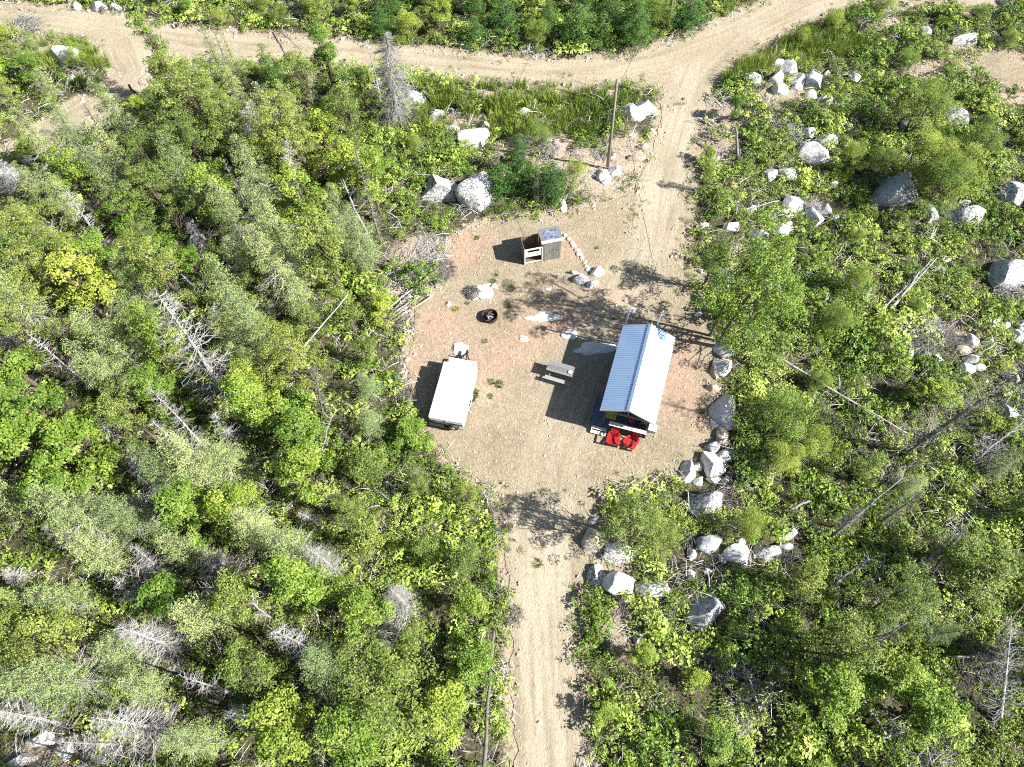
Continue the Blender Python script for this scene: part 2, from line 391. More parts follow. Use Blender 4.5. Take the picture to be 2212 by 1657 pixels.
def make_ground():
    def axis(a, b, st, far): 
        inner = list(np.arange(a, b, st)); lo = []; hi = []; s = st; v = a
        while v > -far: s *= 1.5; v -= s; lo.append(v)
        v = inner[-1]; s = st
        while v < far: s *= 1.5; v += s; hi.append(v)
        return np.array(lo[::-1] + inner + hi)
    X = axis(-60, 60, .5, 600); Y = axis(-12, 80, .5, 600)
    gx, gy = np.meshgrid(X, Y); P = np.stack([gx.ravel(), gy.ravel()], 1)
    d, s = sandmask(P, .9); z = ground_z(P, d)
    nx, ny = len(X), len(Y)
    i = np.arange(nx - 1)[None, :] + np.arange(ny - 1)[:, None] * nx
    Q = np.stack([i, i + 1, i + nx + 1, i + nx], -1).reshape(-1, 4)
    V = np.column_stack([P, z])
    me = raw_mesh('ground', V, Q, np.zeros((0, 3), int), np.full(len(Q), .5), mats=M['soil'], smooth=True)
    a = me.attributes.new('sand', 'FLOAT', 'POINT'); a.data.foreach_set('value', s.astype(np.float32))
    tag(link(bpy.data.objects.new('ground', me)), kind='structure')
make_ground()

PINK = [(1180, 690, 3.2, 1.4), (1420, 800, 3.0, 3.4), (1490, 860, 1.6, 2.2), (1060, 760, 2.6, 2.2), (950, 700, 2.4, 2.0), (1330, 640, 2.2, 1.0), (1010, 520, 2.4, 1.4), (1235, 535, 1.1, 1.2), (1460, 760, 1.4, 1.6), (1520, 900, 1.4, 1.4), (990, 560, 2, 1.2), (1130, 740, 2.5, 1), (900, 800, .9, 2.4), (1540, 300, 1.2, 1.6)]
WEAR = [[(1500, 150), (1450, 260), (1420, 330), (1400, 420), (1385, 520), (1350, 620), (1260, 760), (1210, 900), (1150, 1040), (1140, 1200), (1140, 1760)],
        [(1560, 130), (1500, 200), (1475, 300), (1460, 400), (1440, 520), (1400, 620), (1300, 720), (1280, 880), (1210, 1040), (1200, 1200), (1200, 1760)],
        [(-100, 30), (200, 60), (340, 90), (600, 105), (850, 125), (1100, 150), (1300, 152), (1500, 120), (1700, 45), (1830, -20)],
        [(-100, 15), (200, 35), (600, 90), (850, 112), (1100, 135), (1300, 135), (1480, 100), (1680, 15), (1760, -20)], [(280, 80), (290, 140), (270, 200)]]
WEARS = [1.0, 1.0, 1.5, 1.5, 1.5]
WL = [[up(*p).to_2d() for p in l] for l in WEAR]
CL = [[up(*p).to_2d() for p in l] for l in ([(1700, 0), (1600, 60), (1510, 150), (1462, 280), (1430, 420), (1400, 560), (1330, 660), (1245, 820), (1180, 1000), (1170, 1150), (1178, 1400), (1190, 1760)], [(-100, 20), (133, 40), (300, 70), (520, 100), (770, 110), (970, 134), (1150, 152), (1300, 150), (1450, 118), (1600, 62), (1760, -10), (1850, -28)], [(260, 80), (290, 150), (260, 215), (60, 330)])]
def sheet(name, poly, z, rough=.22, open_edges=()):
    pts = []
    n = len(poly)
    for i in range(n):
        a, b = poly[i], poly[(i + 1) % n]; k = max(1, int((b - a).length / .28))
        for j in range(k):
            p = a.lerp(b, j / k)
            o = Vector((noise.noise(Vector((p.x * .8, p.y * .8, 1))) * 2 + noise.noise(Vector((p.x * 2.7, p.y * 2.7, 5))), noise.noise(Vector((p.x * .8, p.y * .8, 9))) * 2 + noise.noise(Vector((p.x * 2.7, p.y * 2.7, 15)))))
            pts.append(p + o * rough * (.25 if i in open_edges else 1))
    A = np.array([tuple(p) for p in pts])
    lo, hi = A.min(0), A.max(0)
    gx, gy = np.meshgrid(np.arange(lo[0], hi[0], .4), np.arange(lo[1], hi[1], .4)); G = np.stack([gx.ravel(), gy.ravel()], 1)
    G = G[pdist(G, pts) < -.22]
    allp = [Vector(p) for p in A] + [Vector(p) for p in G]
    ed = [(i, (i + 1) % len(A)) for i in range(len(A))]
    vs, es, fs, *_ = geometry.delaunay_2d_cdt(allp, ed, [], 1, 1e-4)
    V = np.array([(v.x, v.y, z) for v in vs]); T = np.array([f for f in fs if len(f) == 3])
    P = V[:, :2]
    e = pdist(P, pts)
    V[:, 2] = z + np.clip(-e / .8, 0, 1) * .03 * 0 + 0
    me = raw_mesh(name, V, np.zeros((0, 4), int), T, np.full(len(T), .5), mats=M['gravel'], smooth=True)
    if me.polygons and me.polygons[0].normal.z < 0: me.flip_normals()
    pk = np.zeros(len(V))
    for (x, y, a, b) in PINK:
        c = up(x, y); pk = np.maximum(pk, np.clip(1.3 - np.hypot((P[:, 0] - c.x) / a, (P[:, 1] - c.y) / b), 0, 1))
    wr = np.zeros(len(V))
    for l, wd in zip(WL, WEARS): wr = np.maximum(wr, np.clip(1.25 - linedist(P, l) / wd, 0, 1))
    tv = np.zeros((len(V), 3)); bd = np.full(len(V), 1e9)
    for li, l in enumerate(CL):
        acc = 0
        for a, b in zip(l[:-1], l[1:]):
            ab = np.array(tuple(b - a)); Ls = np.hypot(*ab); rel = P - np.array(tuple(a)); t_ = np.clip(rel @ ab / Ls ** 2, 0, 1)
            dd = np.hypot(*(rel - t_[:, None] * ab).T); sg = (ab[0] * rel[:, 1] - ab[1] * rel[:, 0]) / Ls; m_ = dd < bd
            bd[m_] = dd[m_]; tv[m_, 0] = (acc + t_[m_] * Ls) * .10 + li * 7; tv[m_, 1] = sg[m_] * 1.7; acc += Ls
    a = me.attributes.new('track', 'FLOAT_VECTOR', 'POINT'); a.data.foreach_set('vector', tv.astype(np.float32).ravel())
    wr = np.maximum(wr, np.clip(1.4 - bd / 2.2, 0, 1))
    if name == 'clearing': wr *= .55
    if name == 'gravel_road': wr = np.maximum(wr * .8, np.clip(-e / 2, 0, .8))
    wr *= np.array([.75 + .4 * noise.noise(Vector((x * .25, y * .25, 3))) for x, y in P])
    for nm, arr in (('pink', pk), ('wear', np.clip(wr, 0, 1))):
        a = me.attributes.new(nm, 'FLOAT', 'POINT'); a.data.foreach_set('value', arr.astype(np.float32))
    return tag(link(bpy.data.objects.new(name, me)), kind='structure')
sheet('gravel_road', PR, 0.0)
sheet('driveway', PU, 0.004)
sheet('clearing', PC, 0.008)
sheet('driveway', PD, 0.004)
sheet('gravel_road', PT, 0.0)
sheet('sandy_track', PS, 0.0)

# ---------------------------------------------------------------- plant geometry
def unit(a): return a / np.maximum(np.linalg.norm(a, axis=-1, keepdims=True), 1e-9)
def leaves(g, C, Nn, size, wid=.5, tint=.5, r=rng, mat=0):
    n = len(C); a = unit(np.cross(Nn, unit(r.normal(size=(n, 3))))); b = np.cross(unit(Nn), a)
    s = np.broadcast_to(size, (n,))[:, None]
    V = np.stack([C + a * s * .55, C + b * s * wid * .5 + unit(Nn) * s * .08, C - a * s * .45, C - b * s * wid * .5 + unit(Nn) * s * .08], 1).reshape(-1, 3)
    g.add(V, np.arange(n * 4).reshape(-1, 4), tint=tint, mat=mat)
def blob(g, c, rad, n, size, flat=.7, wid=.55, t0=.5, r=rng, mat=0, spread=.25, rough=.75):
    d = unit(r.normal(size=(n, 3))); d[:, 2] = np.where(d[:, 2] < -.25, -d[:, 2], d[:, 2])
    rr = rad * (.55 + .5 * r.random(n) ** .6)[:, None]
    C = np.array(c) + d * rr * np.array([1, 1, flat])
    Nn = unit(d * .5 + np.array([0, 0, .55]) + r.normal(size=(n, 3)) * rough * .55)
    leaves(g, C, Nn, size * r.uniform(.7, 1.3, n), wid, np.clip(t0 + r.normal(size=n) * spread, 0, 1), r, mat)

def limb(g, a, b, r0, r1, n=4, sides=4, bend=.15, r=rng, tint=.5):
    a, b = Vector(a), Vector(b); L = (b - a).length
    o = Vector(r.normal(size=3)) * L * bend; pts = []
    for i in range(n + 1):
        t_ = i / n; pts.append(a.lerp(b, t_) + o * math.sin(math.pi * t_) * .6)
    g.tube(pts, [r0 + (r1 - r0) * i / n for i in range(n + 1)], sides, tint=tint, cap=False)
    return pts

def leafy_proto(seed, h, rad, ncl, nleaf, lsize, low=.3, lobes=5, gap=.0, wid=.55, blr=.5, top=1.0, multi=1, tall=0.0):
    r = np.random.default_rng(seed); cg, tg = Geo(), Geo()
    ph = r.uniform(0, 6.28, lobes); am = r.uniform(.5, 1, lobes)
    cs = []; nsub = max(4, int(rad * 3.2))
    subs = []
    for k in range(nsub):
        zt = .12 + .85 * (k + .4) / nsub; a = k * 2.399 + r.uniform(-.5, .5); q = (1.08 - zt) ** .6 * min(1, .5 + 2 * zt)
        subs.append((rad * .72 * q * math.cos(a) * r.uniform(.6, 1.1), rad * .72 * q * math.sin(a) * r.uniform(.6, 1.1), h * (low + (1 - low) * zt), rad * r.uniform(.34, .52)))
    subs.append((0, 0, h * .88, rad * .4)); subs.append((0, 0, h * .62, rad * .5))
    for i in range(ncl if tall else 0):
        sx, sy, sz, sr = subs[i % len(subs)]; d = r.normal(size=3); d /= np.linalg.norm(d)
        cs.append((sx + d[0] * sr, sy + d[1] * sr, min(h, sz + d[2] * sr * .8)))
    for i in range(0 if tall else ncl):
        zt = (i + .5) / ncl; z = h * (low + (1 - low) * zt)
        prof = math.sqrt(max(.03, 1 - ((zt - .38) / .66) ** 2)) * (1 - tall) + tall * (1.05 - zt) ** .75 * min(1, .55 + zt * 2)
        a = i * 2.399 + r.uniform(-.5, .5)
        lob = .70 + .50 * sum(am[k] * math.cos((k + 1) * a + ph[k]) for k in range(lobes)) / lobes * 2
        rr = rad * prof * lob * r.uniform(.45, 1.15)
        cs.append((rr * math.cos(a), rr * math.sin(a), z + r.uniform(-.2, .2) * blr - .12 * rr))
    for c in cs:
        if r.random() < gap: continue
        b = blr * r.uniform(.6, 1.25)
        blob(cg, c, b, int(nleaf * (b / blr) ** 2), lsize, .6, wid, .22 + .5 * r.random(), r, spread=.22)
    st = []
    for k in range(multi):
        a = 6.28 * k / multi + r.uniform(0, 1); o = (0, 0, 0) if multi == 1 else (.25 * math.cos(a), .25 * math.sin(a), 0)
        tp = (o[0] * 3 + r.normal() * .15, o[1] * 3 + r.normal() * .15, h * .93)
        st.append(limb(tg, (o[0], o[1], -.2), tp, .018 * h * (1.1 if multi == 1 else .7), .012, 8, 6, .02, r))
    for c in cs[::max(1, ncl // 34)]:
        s_ = st[int(r.integers(len(st)))]; k = min(len(s_) - 1, max(1, int((c[2] / h * .72) * 8)))
        limb(tg, s_[k], c, .007 * h * .7, .008, 3, 3, .08, r)
    return cg.mesh('crown', M['bark']), tg.mesh('trunk', M['bark'], True)

def spruce_proto(seed, h, rad, lv, nneed, nsize, dead=.25, lump=.42):
    r = np.random.default_rng(seed); cg, tg, dg = Geo(), Geo(), Geo()
    limb(tg, (0, 0, -.2), (r.normal() * .1, r.normal() * .1, h), .017 * h, .015, 10, 6, .01, r)
    for i in range(lv):
        zt = (i / (lv - 1)); z = h * (.16 + .84 * zt)
        R0 = rad * (1 - zt) ** .62 + .12
        nb = max(3, int(3 + R0 * 3.4)); a0 = r.uniform(0, 6.28)
        for k in range(nb):
            a = a0 + 6.28 * k / nb + r.uniform(-.25, .25); L = R0 * r.uniform(.7, 1.15)
            dz = -.22 * L + r.uniform(-.12, .12); tip = Vector((L * math.cos(a), L * math.sin(a), z + dz))
            if zt < .5 and r.random() < dead:
                bare = limb(dg, (0, 0, z), tip * 1.0 + Vector((tip.x * .25, tip.y * .25, -.1)), .022, .006, 3, 3, .12, r)
                for q in range(7):
                    p = bare[0].lerp(bare[-1], .35 + .65 * r.random()); limb(dg, p, p + Vector((math.cos(a + r.uniform(-1, 1)), math.sin(a + r.uniform(-1, 1)), r.uniform(-.3, .5))) * .38, .008, .004, 2, 3, .15, r)
                continue
            limb(tg, (0, 0, z), tip, .018, .006, 3, 3, .05, r)
            m_ = max(1, int(round(L / (lump * 1.05))))
            for q in range(m_):
                f = (q + 1) / m_; wd = lump * r.uniform(.75, 1.15) * (1.1 - .35 * f)
                c = Vector((0, 0, z)).lerp(tip, f) + Vector((r.normal() * .08, r.normal() * .08, r.normal() * .05))
                blob(cg, tuple(c), wd, int(nneed * (wd / lump) ** 2), nsize, .5, .34, .35 + .3 * r.random(), r, spread=.2, rough=.9)
    return cg.mesh('crown', M['bark']), tg.mesh('trunk', M['bark'], True), dg.mesh('dead_branches', M['deadwood'])

def dead_proto(seed, h, rad, nb, twigs=5, up_=.25, low=.08, fine=1.0, mat='deadwood'):
    r = np.random.default_rng(seed); tg, bg_ = Geo(), Geo()
    tr = limb(tg, (0, 0, -.2), (r.normal() * .12, r.normal() * .12, h), .016 * h, .014, 10, 7, .012, r)
    for i in range(nb):
        zt = low + (1 - low) * (i + r.random()) / nb; z = zt * h; a = r.uniform(0, 6.28)
        L = rad * (1 - zt) ** .45 * r.uniform(.35, 1.15) + .1
        k = zt * 10; i0 = min(9, int(k)); p0 = tr[i0].lerp(tr[i0 + 1], k - i0)
        d = Vector((math.cos(a), math.sin(a), 0)); pts = []
        dr = r.uniform(-.35, .05)
        for q in range(5):
            f = q / 4; pts.append(p0 + d * L * f + Vector((0, 0, L * (dr * f + (up_ - dr) * f * f))) + Vector(r.normal(size=3)) * .03 * L * (q > 0))
        bg_.tube(pts, [.017 * fine * (1 - .75 * f / 4) + .002 for f in range(5)], 3, tint=r.uniform(.2, .9), cap=False)
        for q in range(twigs):
            f = r.uniform(.3, 1); j = min(3, int(f * 4)); p = pts[j].lerp(pts[j + 1], f * 4 - j)
            e = Vector((math.cos(a + r.uniform(-1.3, 1.3)), math.sin(a + r.uniform(-1.3, 1.3)), r.uniform(-.4, .7))).normalized()
            l2 = L * r.uniform(.2, .5) + .08
            bg_.tube([p, p + e * l2 * .55 + Vector(r.normal(size=3)) * .03, p + e * l2 + Vector(r.normal(size=3)) * .05], [.007 * fine, .006 * fine, .003], 3, tint=r.uniform(.2, .9), cap=False)
    return tg.mesh('trunk', M[mat], True), bg_.mesh('branches', M[mat])

def shrub_geo(g, seed, rad, h, ncl, nleaf, lsize, wid=.55, stems=True, mat=0):
    r = np.random.default_rng(seed)
    for i in range(ncl):
        a = i * 2.399 + r.uniform(-.4, .4); rr = rad * math.sqrt((i + .5) / ncl) * r.uniform(.7, 1.15)
        z = h * (1 - .5 * (rr / rad) ** 2) * r.uniform(.35, 1.15)
        c = (rr * math.cos(a), rr * math.sin(a), max(.08, z))
        b = r.uniform(.14, .30) * max(.6, rad)
        blob(g, c, b, nleaf, lsize, .6, wid, .3 + .4 * r.random(), r, mat)
        if stems: g.tube([(c[0] * .15, c[1] * .15, -.05), (c[0] * .6, c[1] * .6, c[2] * .6), c], [.02, .013, .006], 3, mat=1, cap=False)

P = {}
def setm(me, mat): me.materials.clear(); me.materials.append(mat); return me
P['maple'] = [leafy_proto(100 + i, h, rd, nc, 84, .125, .18, 5, blr=.34, gap=.06, tall=.8) for i, (h, rd, nc) in enumerate(((6.5, 1.5, 66), (5.2, 1.35, 56), (4.2, 1.25, 48), (7.2, 1.45, 70)))]
P['birch'] = [leafy_proto(120 + i, h, rd, nc, 84, .095, .2, 5, gap=.08, blr=.33, multi=m_, tall=.8) for i, (h, rd, nc, m_) in enumerate(((6.8, 1.35, 62, 1), (5.6, 1.5, 60, 2), (4.6, 1.2, 50, 1), (7.4, 1.6, 76, 1), (6.4, 2.3, 120, 2)))]
P['spruce'] = [spruce_proto(140 + i, h, rd, lv, 80, .085, dd, .34) for i, (h, rd, lv, dd) in enumerate(((7.6, 1.15, 18, .16), (6.4, 1.05, 15, .26), (5.2, .95, 13, .12), (8.2, 1.25, 19, .34)))]
P['darkfir'] = [spruce_proto(160 + i, h, rd, lv, 80, .10, .0, .3) for i, (h, rd, lv) in enumerate(((3.2, .85, 11), (2.3, .7, 9), (4.4, 1.0, 13)))]
P['willow'] = [leafy_proto(180 + i, h, rd, nc, 170, .085, .12, 4, wid=.28, blr=.36, multi=4, tall=.6) for i, (h, rd, nc) in enumerate(((3.4, 1.5, 52), (2.6, 1.25, 42), (4.2, 1.7, 60)))]
P['dead'] = [dead_proto(200 + i, h, rd, nb, tw, u_) for i, (h, rd, nb, tw, u_) in enumerate(((8, 1.15, 150, 5, .1), (7, .85, 110, 4, .25), (8.5, 1.4, 170, 6, -.05), (6, .6, 70, 3, .3)))]
P['greydead'] = [dead_proto(230, 8, 1.9, 270, 9, -.55, .12, 1.3, 'greydead')]
P['darkdead'] = [dead_proto(220 + i, h, rd, nb, tw, u_, mat='darkdead') for i, (h, rd, nb, tw, u_) in enumerate(((7, .9, 80, 4, .1), (8, 1.2, 120, 5, -.1)))]
for k, v in P.items():
    for tup in v:
        if k in ('dead', 'darkdead', 'greydead'): continue
        setm(tup[0], M[k])
shrubs = []
for i in range(7):
    g = Geo(); rd = (1.0, .8, 1.2, .7, .9, 1.1, .6)[i]
    shrub_geo(g, 300 + i, rd, rd * .95, 15 + 4 * (i % 3), 36, (.13, .10, .15, .12, .09, .14, .11)[i])
    shrubs.append(g.mesh('shrub', [M['shrub'], M['bark']]))

# ---------------------------------------------------------------- labels that single one thing out
LM = [('white camper trailer', (975, 845)), ('metal roofed cabin', (1375, 800)), ('grey picnic table', (1210, 805)), ('small outhouse', (1170, 540)), ('near utility pole', (1312, 365)),
      ('far utility pole', (1440, 72)), ('rusty fire ring', (1058, 686)), ('two lichened boulders', (990, 410)), ('road junction', (1490, 150)), ('yellow leaved maple', (165, 640)),
      ('bare white snag', (503, 869)), ('big grey slab', (2177, 590)), ('blue grey boulder', (1521, 1315)), ('big shaded boulder', (1950, 410)), ('white pointed boulder', (1342, 1258)),
      ('twiggy round snag', (393, 1405)), ('lower left corner', (0, 1657)), ('lower right corner', (2212, 1657)), ('upper left corner', (0, 0)), ('upper right corner', (2212, 0)),
      ('drooping dead spruce', (855, 265)), ('long leaning snag', (1948, 979)), ('middle left edge', (0, 850)), ('middle right edge', (2212, 900)), ('driveway bottom end', (1190, 1640)),
      ('cobble heap', (2080, 770)), ('white birch stem', (809, 550)), ('fluffy grey snag', (2133, 1570)), ('big white boulder', (1570, 882)), ('dark fir thicket', (1200, 380)),
      ('sandy left track', (200, 250)), ('fallen right log', (1800, 850)), ('lower forest middle', (700, 1500)), ('bright maple clump', (90, 900)), ('upper roadside bushes', (1250, 60))]
LMW = [(n, up(*p).to_2d()) for n, p in LM]
used = set()
DIRS = ['right', 'upper right', 'top', 'upper left', 'left', 'lower left', 'bottom', 'lower right']
def where(x, y, look, avoid=()):
    p = Vector((x, y)); c = sorted(LMW, key=lambda l: (l[1] - p).length)
    for prec in (0, 1):
        for n_, q in c[:4]:
            if n_ in avoid or any(n_.endswith(a) for a in avoid): continue
            d = p - q; k = int(round(math.atan2(d.y, d.x) / (math.pi / 4))) % 8
            dist = f'{max(1, round(d.length))}' if prec == 0 else f'{d.length:.1f}'
            if d.length < .8: s = f'{look} right at the {n_}'
            elif k == 2: s = f'{look} {dist} m above the {n_} in the photo'
            elif k == 6: s = f'{look} {dist} m below the {n_} in the photo'
            else: s = f'{look} {dist} m to the {DIRS[k]} of the {n_}'
            if s not in used: used.add(s); return s
    s = f'{look} {c[0][0]} {x:.1f}'; used.add(s); return s

NAMES = {'greydead': 'dead_tree', 'maple': 'maple_tree', 'birch': 'birch_tree', 'spruce': 'spruce_tree', 'darkfir': 'young_fir', 'willow': 'willow_bush', 'dead': 'dead_tree', 'darkdead': 'dead_tree'}
CATS = {'greydead': 'dead tree', 'maple': 'tree', 'birch': 'tree', 'spruce': 'tree', 'darkfir': 'tree', 'willow': 'bush', 'dead': 'dead tree', 'darkdead': 'dead tree'}
LOOK = {'greydead': 'bare grey dead tree', 'maple': 'bright leafy tree', 'birch': 'olive green birch', 'spruce': 'pale green spruce', 'darkfir': 'small dark fir', 'willow': 'feathery willow bush', 'dead': 'bare white dead tree', 'darkdead': 'bare brown dead tree'}
GRP = {'greydead': 'bare dead trees', 'maple': 'leafy trees of the forest', 'birch': 'birches of the forest', 'spruce': 'spruces of the forest', 'darkfir': 'young dark firs', 'willow': 'willow bushes', 'dead': 'bare dead trees', 'darkdead': 'bare dead trees'}
BASEH = {'greydead': (8,), 'maple': (6.5, 5.2, 4.2, 7.2), 'birch': (6.8, 5.6, 4.6, 7.4, 6.4), 'spruce': (7.6, 6.4, 5.2, 8.2), 'darkfir': (3.2, 2.3, 4.4), 'willow': (3.4, 2.6, 4.2), 'dead': (8, 7, 8.5, 6), 'darkdead': (7, 8)}
count = {}
def plant(kind, x, y, h, wide=1.0, label=None, var=None, lean=None, mat=None, deadwood=True):
    """one tree: an Empty at its foot with trunk, crown (and bare branches) as parts sharing mesh data"""
    protos = P[kind]; hs = BASEH[kind]
    i = var if var is not None else min(range(len(hs)), key=lambda k: abs(hs[k] - h) + random.random() * 2.0)
    s = h / hs[i]; root = empty(NAMES[kind], (x, y, gz(x, y) - .02))
    if lean is not None:
        q = Vector(lean).normalized().to_track_quat('Z', 'Y').to_matrix().to_4x4() @ Matrix.Rotation(random.uniform(0, 6.28), 4, 'Z')
        root.rotation_euler = q.to_euler()
    else:
        root.rotation_euler = (random.gauss(0, .03), random.gauss(0, .03), random.uniform(0, 6.28))
    root.scale = (s * wide, s * wide, s)
    if kind in ('dead', 'darkdead', 'greydead'): names = ('trunk', 'branches')
    else: names = ('crown', 'trunk', 'dead_branches')
    for nm, me in zip(names, protos[i]):
        if len(me.polygons) == 0: continue
        if mat and nm == 'crown':
            me = me.copy(); setm(me, mat)
        c = bpy.data.objects.new(nm, me); link(c, root)
    if label: used.add(label)
    look = LOOK[kind]
    if not label: look = ('tall ' if s * hs[i] > 6.8 else 'low ' if h < 3.2 and kind not in ('willow', 'darkfir') else '') + look
    tag(root, label or where(x, y, look), CATS[kind], GRP[kind])
    return root

def pole_dir(base, top):
    """foot and lean of a stem seen from foot pixel to top pixel, standing as upright as it can"""
    b = up(*base); best = min(((up(*top, z).to_2d() - b.to_2d()).length, z) for z in np.arange(.5, 13, .1))
    tpt = up(*top, best[1]); return b, tpt - b

# ---- dead trees seen one by one: (foot, tip, kind, variant, width, label)
DEAD = [((855, 268), (835, 72), 'greydead', 0, 1.0, 'big grey dead spruce with drooping branches beside the gravel road'),
        ((503, 869), (343, 639), 'dead', 0, 1.0, 'tallest bare white snag, standing in the left forest'),
        ((450, 745), (466, 660), 'dead', 3, 1.4, 'short white snag just above the tallest white snag'),
        ((443, 969), (330, 845), 'dead', 1, .8, 'slender white snag below the tallest white snag'),
        ((433, 989), (326, 912), 'dead', 3, 1.1, 'lower of two slender white snags side by side in the left forest'),
        ((513, 962), (466, 889), 'dead', 1, .9, 'small white snag right of the two slender snags'),
        ((260, 955), (196, 900), 'dead', 1, 1.1, 'white dead top poking from bright maples at the left'),
        ((336, 1047), (283, 985), 'dead', 0, 1.0, None), ((393, 1407), (273, 1362), 'dead', 2, 1.25, 'wide twiggy white snag alone in the lower left forest'),
        ((133, 1563), (0, 1532), 'dead', 0, 1.0, 'white snag crossing the left frame edge near the bottom'), ((383, 1583), (222, 1551), 'dead', 2, 1.1, 'broad white snag near the bottom left, above the pale ledge'),
        ((352, 1240), (293, 1181), 'dead', 1, .8, None), ((513, 1240), (446, 1191), 'dead', 0, .8, None), ((143, 1163), (90, 1138), 'dead', 1, 1.1, None), ((690, 1137), (648, 1108), 'dead', 3, 1.0, None),
        ((690, 1420), (600, 1355), 'dead', 1, .9, None), ((735, 1240), (670, 1185), 'dead', 2, .9, None), ((493, 149), (443, 18), 'darkdead', 0, .6, 'thin bare pole tree leaning over the upper left road'),
        ((670, 482), (616, 300), 'dead', 1, .9, 'slim grey snag above the middle of the left forest'), ((560, 300), (500, 245), 'dead', 2, 1.3, None), ((293, 495), (245, 430), 'dead', 0, 1.1, None),
        ((446, 548), (413, 490), 'dead', 1, 1.3, None), ((466, 190), (450, 128), 'dead', 0, 1.1, None), ((824, 532), (767, 327), 'darkdead', 0, .6, 'slim brown snag left of the white birch stem'),
        ((1162, 442), (1162, 333), 'darkdead', 0, .5, 'small bare spruce just above the outhouse'), ((1948, 981), (2212, 800), 'darkdead', 1, 1.0, 'long dark snag leaning to the right frame edge'),
        ((1655, 1583), (1608, 1424), 'dead', 3, 1.0, None), ((2150, 1565), (2176, 1345), 'dead', 0, 1.1, 'fluffy grey snag near the lower right corner'), ((1691, 1320), (1638, 1275), 'dead', 3, .5, None),
        ((1908, 1587), (1868, 1491), 'dead', 3, .7, None), ((1854, 1410), (1951, 1346), 'darkdead', 0, .7, None), ((1808, 1143), (1861, 1100), 'darkdead', 1, .8, None), ((2010, 1240), (2085, 1135), 'darkdead', 0, .8, None),
        ((60, 420), (5, 350), 'dead', 2, 1.0, None), ((50, 760), (0, 720), 'dead', 0, 1.2, None), ((700, 900), (680, 800), 'darkdead', 0, .6, None), ((230, 300), (180, 225), 'darkdead', 1, .9, None),
        ((1900, 1130), (1995, 1060), 'darkdead', 1, .8, None), ((2090, 1560), (2010, 1500), 'darkdead', 0, 1.0, None), ((1390, 1170), (1388, 1110), 'darkdead', 0, .7, None), ((595, 690), (565, 640), 'dead', 3, 1.2, None),
        ((880, 1310), (850, 1270), 'dead', 2, .8, None), ((310, 1310), (250, 1250), 'dead', 3, 1.3, None), ((60, 1260), (10, 1235), 'dead', 1, 1.2, None), ((560, 1560), (500, 1530), 'dead', 1, 1.0, None)]
LOOK['birchstem'] = ''
avoidpts = []
for base, top, kind, var, wd, lab in DEAD:
    b, d = pole_dir(base, top); hh = d.length
    plant(kind, b.x, b.y, hh, wd * (BASEH[kind][var] / hh) ** .5 if hh < 6 else wd, lab, var, lean=d)
    avoidpts.append((b.x, b.y, 1.2))
    tb = up(*top, max(1, d.z * .6)); avoidpts.append((b.x + d.x * .5, b.y + d.y * .5, .9))

